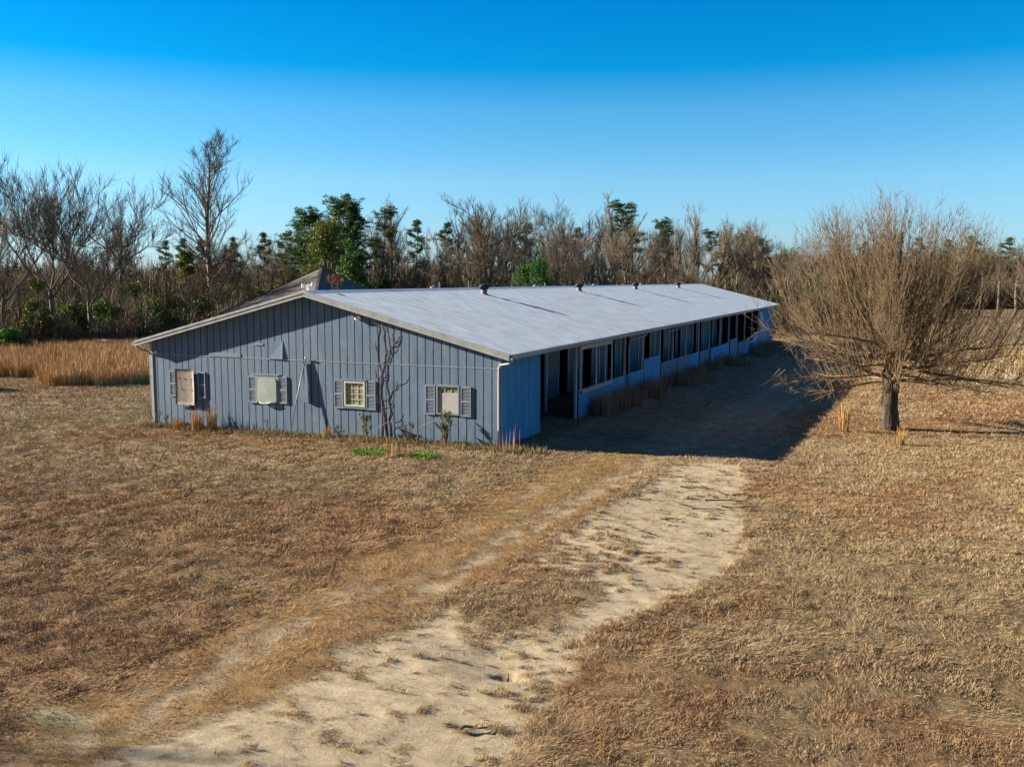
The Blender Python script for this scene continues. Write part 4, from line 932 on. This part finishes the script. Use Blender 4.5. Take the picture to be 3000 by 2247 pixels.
# the wood: rows of trees one cannot tell apart
sk = [(-160, 510), (0, 510), (60, 500), (200, 505), (330, 530), (380, 510), (480, 490), (560, 465), (620, 490), (700, 480), (800, 450), (870, 425), (915, 480), (960, 425), (1060, 420), (1140, 425), (1300, 420), (1340, 420), (1440, 440), (1560, 445), (1600, 480), (1660, 485), (1700, 520), (1760, 530), (2300, 540)]
GW = 'bare trees of the dense wood'
keys = ['slimA', 'slimB', 'slimC', 'wideA', 'wideB']
k = 0
for row, (d0, n, drop) in enumerate(((112, 34, 60), (135, 38, 25), (160, 40, 0))):
    for i in range(n):
        px = -140+(1900)*(i+random.uniform(-.35, .35))/n
        d = d0+random.uniform(-8, 10)+max(0, px-1300)*.05+(-18 if px < 330 else 0)
        py = np.interp(px, [s_[0] for s_ in sk], [s_[1] for s_ in sk])+drop+random.uniform(-8, 55)
        if px > 1640: py = max(py, 520); d += 60
        if 300 < px < 385: py += 50
        zn = ('beyond the orange grass' if px < 330 else 'left of the house roof' if px < 640 else 'around the green pines' if px < 900 else 'behind the near half of the ridge' if px < 1250 else 'behind the far half of the ridge' if px < 1520 else 'past the far end of the barn')
        rw = ('front row', 'middle row', 'back row')[row]
        T_(random.choice(keys), px, d, py, 'bare tree, '+rw+' of the wood '+zn, group='bare trees of the wood, '+rw+' '+zn, wide=random.uniform(.85, 1.2))
# pines
def pine_mesh(seed, H, base, R1, dens, needle, lum=1.0):
    R = np.random.default_rng(seed); big = []; pts = []
    T0, tr, _ = limb((0, 0, -.3), (R.normal(0, .02), R.normal(0, .02), 1), H, H*.014+.06, .03, 12, .025, .05, R); big.append((T0, tr))
    for i in range(dens):
        f = base+(1-base)*(i+R.uniform(0, 1))/dens; ix = min(int(f*12), 11); s_ = f*12-ix; p = T0[ix]*(1-s_)+T0[ix+1]*s_; g = (f-base)/(1-base)
        l = R1*math.sqrt(max(.02, math.sin(math.pi*(.12+.80*g))))*R.uniform(.55, 1.12); az = R.uniform(0, 6.28); el = -.1+.9*g
        P_, r_, _ = limb(p, (math.cos(az)*math.cos(el), math.sin(az)*math.cos(el), math.sin(el)), l, .05, .02, 5, .12, .05, R); big.append((P_, r_))
        for q_ in range(7):
            s2 = R.uniform(.45, 1.05); c0 = P_[min(int(s2*5), 5)]+R.normal(0, .28, 3)*np.array((1, 1, .55)); pts.append(c0)
    pts = np.array(pts); n = 42; P2 = np.repeat(pts, n, axis=0); d = R.normal(0, 1, P2.shape); d[:, 2] = np.abs(d[:, 2])*.8-.2; d /= np.linalg.norm(d, axis=1, keepdims=True)
    P2 = P2+d*R.uniform(0, .35, (len(P2), 1)); L_ = R.uniform(.6, 1.2, len(P2))*needle
    # needle tufts: thin triangles
    s_ = np.cross(d, R.normal(0, 1, d.shape)); s_ /= np.linalg.norm(s_, axis=1, keepdims=True)
    V_ = np.stack([P2-s_*.045, P2+s_*.045, P2+d*L_[:, None]], 1).reshape(-1, 3); F_ = np.arange(len(V_)).reshape(-1, 3)
    cc = lum*np.array([(.045, .095, .022), (.065, .12, .028), (.035, .07, .02), (.085, .13, .035)])[R.integers(0, 4, len(pts))]; C_ = np.repeat(np.repeat(cc, n, axis=0), 3, axis=0)
    v, f_ = tubes_mesh(big, 5)
    return raw_mesh('trunk', v, f_, M_bark, smooth=True), raw_mesh('crown', V_, F_, M_leaf, cols=C_), float(V_[:, 2].max())
PROTO['pineA'] = pine_mesh(1, 18, .22, 5.2, 150, .34, 1.35); PROTO['pineB'] = pine_mesh(2, 17, .55, 3.0, 26, .32); PROTO['pineC'] = pine_mesh(4, 17, .45, 3.4, 36, .32)
PN = dict(name='pine_tree', cat='tree')
T_('pineA', 738, 108, 420, 'largest full green pine, behind the dark house roof', **PN)
T_('pineA', 672, 112, 448, 'green pine touching the left side of the largest pine', **PN)
T_('pineA', 706, 104, 480, 'shorter bushy pine in front of the largest pine', **PN)
T_('pineC', 775, 118, 445, 'pine touching the right side of the largest pine', **PN)
T_('pineB', 1368, 146, 432, 'lone round topped pine rising from the bare wood', wide=1.25, **PN)
T_('pineB', 820, 125, 445, 'thin pine just right of the green pine group', **PN)
T_('pineC', 896, 135, 475, 'dark pine in the dip of the skyline', **PN)
GP = 'small green pines in the left wood'
for px, d, py in ((395, 160, 520), (355, 165, 525), (435, 160, 522), (505, 160, 515), (575, 160, 505), (615, 155, 500)):
    T_(random.choice(['pineB', 'pineC']), px, d, py, 'thin green pine standing among the bare trees left of the pine group', group=GP, **PN)
for px, d, py in ((1240, 165, 490), (1415, 160, 470), (1545, 175, 495), (1450, 170, 480), (1590, 180, 500), (1650, 185, 512), (1130, 160, 480), (960, 165, 480)):
    T_(random.choice(['pineB', 'pineC']), px, d, py, 'dark green pine half hidden in the wood behind the ridge', group='dark pines in the wood behind the ridge', **PN)

def blob_leaves(R, spec, n, size, cols):
    """leaf faces filling lumpy blobs; spec list of (cx,cy,cz,rx,ry,rz)"""
    P_ = []; C_ = []
    w_ = np.array([s_[3]*s_[4]*s_[5] for s_ in spec]); w_ = w_/w_.sum()
    for s_, ww in zip(spec, w_):
        m_ = int(n*ww); d = R.normal(0, 1, (m_, 3)); d /= np.linalg.norm(d, axis=1, keepdims=True); rr_ = R.uniform(.35, 1, (m_, 1))**.5
        P_.append(np.array(s_[:3])+d*rr_*np.array(s_[3:6])*(1+.25*(vnoise(d[:, 0]*3+s_[0], d[:, 1]*3+d[:, 2]*2, 1, 4)[:, None]-.5)))
    P_ = np.concatenate(P_); m_ = len(P_); a = R.normal(0, 1, (m_, 3)); a /= np.linalg.norm(a, axis=1, keepdims=True); b_ = np.cross(a, R.normal(0, 1, (m_, 3))); b_ /= np.linalg.norm(b_, axis=1, keepdims=True)
    sz = size*R.uniform(.6, 1.3, (m_, 1)); V_ = np.stack([P_-a*sz, P_-b_*sz*.5, P_+a*sz, P_+b_*sz*.5], 1).reshape(-1, 3)
    cc = np.array(cols)[R.integers(0, len(cols), m_)]
    return V_, np.arange(len(V_)).reshape(-1, 4), np.repeat(cc, 4, axis=0)
def leafy(name, px, d, py, wid, cols, label, n=9000, size=.10, cat='tree', seed=1, zb=None, xy=None, nblob=16):
    R = np.random.default_rng(seed); x, y = xy if xy else at(px, d); z0 = float(ground_z(x, y)); H = zt(py, d)-z0
    spec = []
    for i in range(nblob):
        g = R.uniform(.15, 1); rr_ = wid*(1-.75*g**1.6)*.7; a = R.uniform(0, 6.28); q_ = R.uniform(0, 1)**.5*rr_; br = wid*R.uniform(.16, .36)
        spec.append((math.cos(a)*q_, math.sin(a)*q_, H*g-br*.6*g, br, br, br*.8))
    e = empty(name, (x, y, z0), label, cat)
    st = []
    for s_ in spec[:10]: st.append((np.array([(0, 0, -.2), (s_[0]*.4, s_[1]*.4, s_[2]*.5), (s_[0], s_[1], s_[2])]), np.array([.10, .06, .02])*H/6))
    v, f_ = tubes_mesh(st, 5); link('trunk', raw_mesh('trunk', v, f_, M_bark), e)
    v, f_, c_ = blob_leaves(R, spec, n, size, cols); link('crown', raw_mesh('crown', v, f_, M_leaf, cols=c_), e); return e
GR = [(.035, .11, .018), (.06, .155, .025), (.025, .07, .012)]; OL = [(.11, .15, .025), (.15, .19, .035), (.08, .11, .02), (.13, .13, .04)]
leafy('evergreen_shrub', 1133, 82, 568, 2.3, GR, 'left one of two bright green shrubs above the ridge', 9000, .08, 'shrub', 2, nblob=30)
leafy('evergreen_shrub', 1172, 80, 558, 2.3, GR, 'right and taller one of two bright green shrubs above the ridge', 9000, .08, 'shrub', 3, nblob=30)
leafy('evergreen_tree', 715, 98, 475, 4.2, OL, 'yellow-green leafy tree below the largest pine', 16000, .12, 'tree', 4, nblob=34)
leafy('evergreen_tree', 760, 95, 520, 3.2, GR+OL[:1], 'dark green leafy tree right of the house roof', 12000, .12, 'tree', 5, nblob=24)
leafy('red_leaf_tree', 0, 62, 594, 1.7, [(.20, .06, .03), (.28, .10, .05), (.15, .05, .03)], 'small tree with dry red-brown leaves behind the ridge before the house', 3000, .07, 'tree', 6, xy=at(725, 62), nblob=14)
leafy('evergreen_shrub', 22, 80, 700, 2.6, GR, 'dark green bush at the left edge beside the orange grass', 9000, .09, 'shrub', 7)
leafy('evergreen_tree', 78, 86, 600, 2.0, OL, 'ivy green leafy sapling among the left bare trees', 6000, .10, 'tree', 8)
leafy('evergreen_tree', 400, 120, 540, 2.6, OL, 'olive leafy tree left of the tallest bare trunk', 6000, .12, 'tree', 9)
leafy('evergreen_shrub', 330, 100, 640, 3.4, OL+[(.12, .10, .05)], 'olive bush above the left eave of the barn', 9000, .10, 'shrub', 10)
leafy('evergreen_shrub', 560, 110, 620, 4.0, OL+[(.10, .10, .04)], 'olive bush between the tallest tree and the house roof', 9000, .11, 'shrub', 12)

for px, d, py, wd, cl, lb, sd in ((150, 90, 655, 3.0, OL, 'low olive thicket bush under the curved bare trees', 21), (225, 94, 640, 3.0, OL+GR, 'dark green bush right of the curved bare trees', 22), (290, 108, 610, 3.6, OL, 'yellow-olive bush between the curved trees and the barn eave', 23),
        (420, 112, 640, 3.6, OL+GR, 'green bush left of the tallest trunk', 24), (490, 108, 645, 3.6, OL, 'olive bush right of the tallest trunk', 25), (610, 112, 600, 4.0, OL, 'olive shrub left of the house roof peak', 26), (830, 112, 600, 3.0, GR+OL, 'dark green shrub right of the house roof', 27)):
    leafy('shrub', px, d, py, wd, cl, lb, 7000, .11, 'shrub', sd)
# undergrowth: thickets nobody could count
def brush(name, label, px0, px1, d0, d1, n, h0, h1, w, cols, leafn=0, leafcols=OL, lsize=.12, hfun=None):
    px = rng.uniform(px0, px1, n); d = rng.uniform(d0, d1, n)+np.clip(px-1300, 0, 900)*.05
    P_ = np.array([at(a, b_) for a, b_ in zip(px, d)]); ok = (P_[:, 0] < -15.5) | (P_[:, 1] > 75); P_ = P_[ok]; px = px[ok]; d = d[ok]; n = len(P_)
    hm = fbm(px, d, 45, 5, 3); hh = (h0+(h1-h0)*np.clip((hm-.25)*2, 0, 1))*rng.uniform(.35, 1.05, n)
    if hfun is not None: hh *= hfun(px)
    col = np.array(cols)[rng.integers(0, len(cols), n)]*(.8+.5*vnoise(px, d, 30, 9))[:, None]
    z = ground_z(P_[:, 0], P_[:, 1])-.1
    v, t_, c_ = blades(P_[:, 0], P_[:, 1], z+hh*rng.uniform(0, .45, n), hh*.6, w*rng.uniform(.5, 1.5, n), np.abs(rng.normal(.1, .55, n)), col, bend=.5)
    if leafn:
        i = rng.integers(0, n, leafn); sel = fbm(px[i], d[i], 30, 31, 2) > .48; i = i[sel]
        m_ = len(i); pz = z[i]+hh[i]*rng.uniform(.05, .95, m_)
        lc = np.array(leafcols)[rng.integers(0, len(leafcols), m_)]
        v2, t2, c2 = blades(P_[i, 0]+rng.normal(0, .4, m_), P_[i, 1]+rng.normal(0, .4, m_), pz, np.full(m_, lsize*2), np.full(m_, lsize), rng.uniform(.4, 2, m_), lc)
        t_ = np.concatenate([t_, t2+len(v)]); v = np.concatenate([v, v2]); c_ = np.concatenate([c_, c2])
    tag(link(name, raw_mesh(name, v, t_, M_brush, cols=c_)), label, 'undergrowth', kind='stuff')
GY = [(.155, .122, .078), (.11, .088, .058), (.20, .162, .108), (.13, .095, .062), (.11, .11, .05)]
brush('undergrowth', 'dense grey-brown thicket under the bare trees at the edge of the wood', -170, 1750, 96, 112, 60000, 2.0, 5.5, .05, GY, 40000)
brush('undergrowth', 'grey-brown brush filling the wood between the trunks', -170, 1800, 116, 150, 90000, 4.5, 8.5, .08, GY, 50000, OL+GR, .16)
brush('undergrowth', 'tall twiggy growth deep in the wood', -170, 1850, 152, 185, 70000, 7.0, 11.5, .10, GY+[(.25, .16, .12)], 30000, GR+OL, .2)
brush('undergrowth', 'dark bramble edge of the left wood along the orange grass', -170, 420, 84, 94, 26000, 1.5, 3.6, .04, [(.12, .09, .065), (.16, .12, .09), (.09, .08, .05), (.2, .12, .08)], 26000, OL+GR, .10)
brush('distant_wood', 'distant wood along the horizon behind the field', 1560, 2400, 270, 330, 120000, 13, 18.5, .20, [tuple(.6*v for v in c_) for c_ in GY]+[(.10, .09, .06), (.07, .09, .04)], 40000, GR+OL, .40)
brush('undergrowth', 'brown brush along the far side of the field behind the pear tree', 1660, 2400, 185, 225, 60000, 5.5, 9.5, .12, [tuple(.65*v for v in c_) for c_ in GY]+[(.12, .085, .05)], 20000, OL, .2)
brush('distant_wood', 'distant wood seen through gaps of the left trees', -300, 900, 230, 330, 50000, 8, 12, .24, [(.26, .21, .19), (.22, .18, .16), (.2, .17, .15)], 0)
for px, d, py in ((1700, 200, 525), (1810, 230, 540), (1850, 220, 545), (1905, 240, 540), (1960, 225, 548), (2010, 235, 540), (2070, 225, 540), (2120, 222, 535), (2160, 220, 525), (2200, 215, 515), (2240, 215, 510)):
    T_(random.choice(keys), px, d, py, 'bare tree in the brush on the far side of the field behind the pear tree', group='bare trees behind the pear tree', wide=1.2)
# individual far pines on the right skyline
for px, py in ((1985, 518), (2050, 522), (1930, 524), (2100, 516), (1860, 525), (2170, 520)):
    T_('pineC', px, 330, py, 'dark pine on the distant skyline seen through the pear tree', group='pines on the far right skyline', wide=1.3, **PN)

# ------------------------------------------------------------------ the pear tree
def pear(x, y):
    R = np.random.default_rng(42); z0 = float(ground_z(x, y))
    e = empty('pear_tree', (x, y, z0), 'wide bushy bare pear tree right of the barn', 'tree')
    CX, CZ, RX, RT, RB = -.15, 2.9, 5.55, 6.45, 2.1      # bell shaped outline: widest low down
    def inside(p): q_ = np.array(p, float)-np.array((CX, 0, CZ)); return (q_[0]/RX)**2+(q_[1]/5.0)**2+(q_[2]/(RT if q_[2] > 0 else RB))**2
    def room(p, d):        # distance to the crown's outline along d
        t_ = .1
        while t_ < 7 and inside(np.array(p)+np.array(d)*t_) < 1: t_ += .15
        return max(t_, .2)
    T0 = np.array([(0, 0, -.3), (.02, 0, .25), (-.02, 0, .9), (.02, .02, 1.5), (0, 0, 2.1), (.1, 0, 3.2), (.15, .05, 4.6), (.1, 0, 6.0), (.15, 0, 7.4)]); tr = np.array([.50, .37, .31, .29, .33, .15, .11, .08, .04])
    v, f_ = tubes_mesh([(T0, tr)], 14); trunk = link('trunk', raw_mesh('trunk', v, f_, M_peart, smooth=True), e)
    big = []; med = []; tw = []; L1 = []
    for i in range(66):
        g = i/65; el = math.radians(-10+97*g**1.55); az = i*2.39996; f = R.uniform(0, 1); p = np.array((math.cos(az)*.15, math.sin(az)*.15, 1.75+.9*f+ (1.5*g*f)))
        d = unit(np.array((math.cos(az)*math.cos(el), math.sin(az)*math.cos(el), math.sin(el)+.05))); l = room(p, d)*(R.uniform(.80, 1.0) if el < .22 else R.uniform(.62, .92) if el < .8 else R.uniform(.45, .72))
        up = .005 if el < .12 else (.07 if el < 1.0 else .03)
        P_, rr_, _ = limb(p, d, l, R.uniform(.035, .07)*(1.2 if el < .4 else .9), .009, 9, .075, up, R); L1.append((P_, rr_, l, el))
    def fit(P_):
        for _ in range(14):
            if max(inside(P_[-1]), inside(P_[len(P_)//2])) <= .99+R.uniform(0, .10): break
            P_ = P_[0]+(P_-P_[0])*.9
        return P_
    for P_, rr_, l, el in L1:
        P_ = fit(P_)
        big.append((P_, rr_)); n = len(P_)-1
        m_ = 27 if el < .6 else 14
        for q_ in range(m_):
            f = R.uniform(.15, 1.0); ix = min(int(f*n), n-1); s_ = f*n-ix; p = P_[ix]*(1-s_)+P_[ix+1]*s_
            upr = el > .12 or R.uniform() < .45; d = unit(side_dir(P_, ix, R.uniform(.3, 1.0), R, 0)*(.40 if upr else .8)+np.array((0, 0, 1.0 if upr else .2))); 
            out = np.array((p[0], p[1], 0)); out = out/(np.linalg.norm(out)+.3); d = unit(d+out*(.20 if upr else .6))
            l2 = min(R.uniform(1.0, 5.5) if upr else R.uniform(.6, 1.8), room(p, d)*R.uniform(.75, 1.04))
            if p[2] < 2.2 and not upr and R.uniform() < .6: d = unit(d*np.array((1, 1, .15))+np.array((0, 0, -.15))); l2 = min(l2, 1.4)
            P2, r2, _ = limb(p, d, l2, R.uniform(.004, .006)+.0019*l2, .003, 6, .06, .02, R); P2 = fit(P2); med.append((P2, r2))
            for z_ in range(5+int(l2*3.2)):
                jx = int(R.integers(1, 6)); l3 = R.uniform(.15, .65); P3, r3, _ = limb(P2[jx]*.5+P2[jx-1]*.5 if R.uniform() < .5 else P2[jx], side_dir(P2, jx, R.uniform(.4, 1.1), R, .15), l3, .006, .003, 3, .16, .06, R); tw.append((P3, r3))
    for i in range(26):    # hanging dead shoots under the crown
        az = R.uniform(0, 6.28); q_ = R.uniform(1, 4.3); p = (math.cos(az)*q_, math.sin(az)*q_, R.uniform(1.6, 2.6)); 
        P2, r2, _ = limb(p, (math.cos(az), math.sin(az), -.5), R.uniform(.6, 1.6), .014, .004, 5, .22, -.03, R); med.append((P2, r2))
    v, f_ = tubes_mesh(big, 6); link('limb', raw_mesh('limb', v, f_, M_pear, smooth=True), e)
    v1, f1 = tubes_mesh(med, 4); v2, f2 = tubes_mesh(tw, 3); link('crown', raw_mesh('crown', np.concatenate([v1, v2]), np.concatenate([f1, f2+len(v1)]), M_pear), e)
    ends = np.array([P2[-1] for P2, _ in tw if P2[-1][2] > 2.5]); ends = ends[R.integers(0, len(ends), 2600)]; ends = ends+R.normal(0, .03, ends.shape)
    k_ = R.uniform(0, 1, len(ends)) < .25+.6*(ends[:, 2] > 6); ends = ends[k_]; m_ = len(ends)
    v, t_, c_ = blades(ends[:, 0], ends[:, 1], ends[:, 2], np.full(m_, .07), np.full(m_, .035), R.uniform(.3, 2.4, m_), np.array([(.24, .09, .04), (.18, .10, .05), (.3, .14, .07)])[R.integers(0, 3, m_)])
    link('leaves', raw_mesh('leaves', v, t_, M_leaf, cols=c_), e)
pear(11.58, 10.2)
print('objects', len(bpy.data.objects), 'tris', sum(len(o.data.polygons) for o in bpy.data.objects if o.type == 'MESH'))
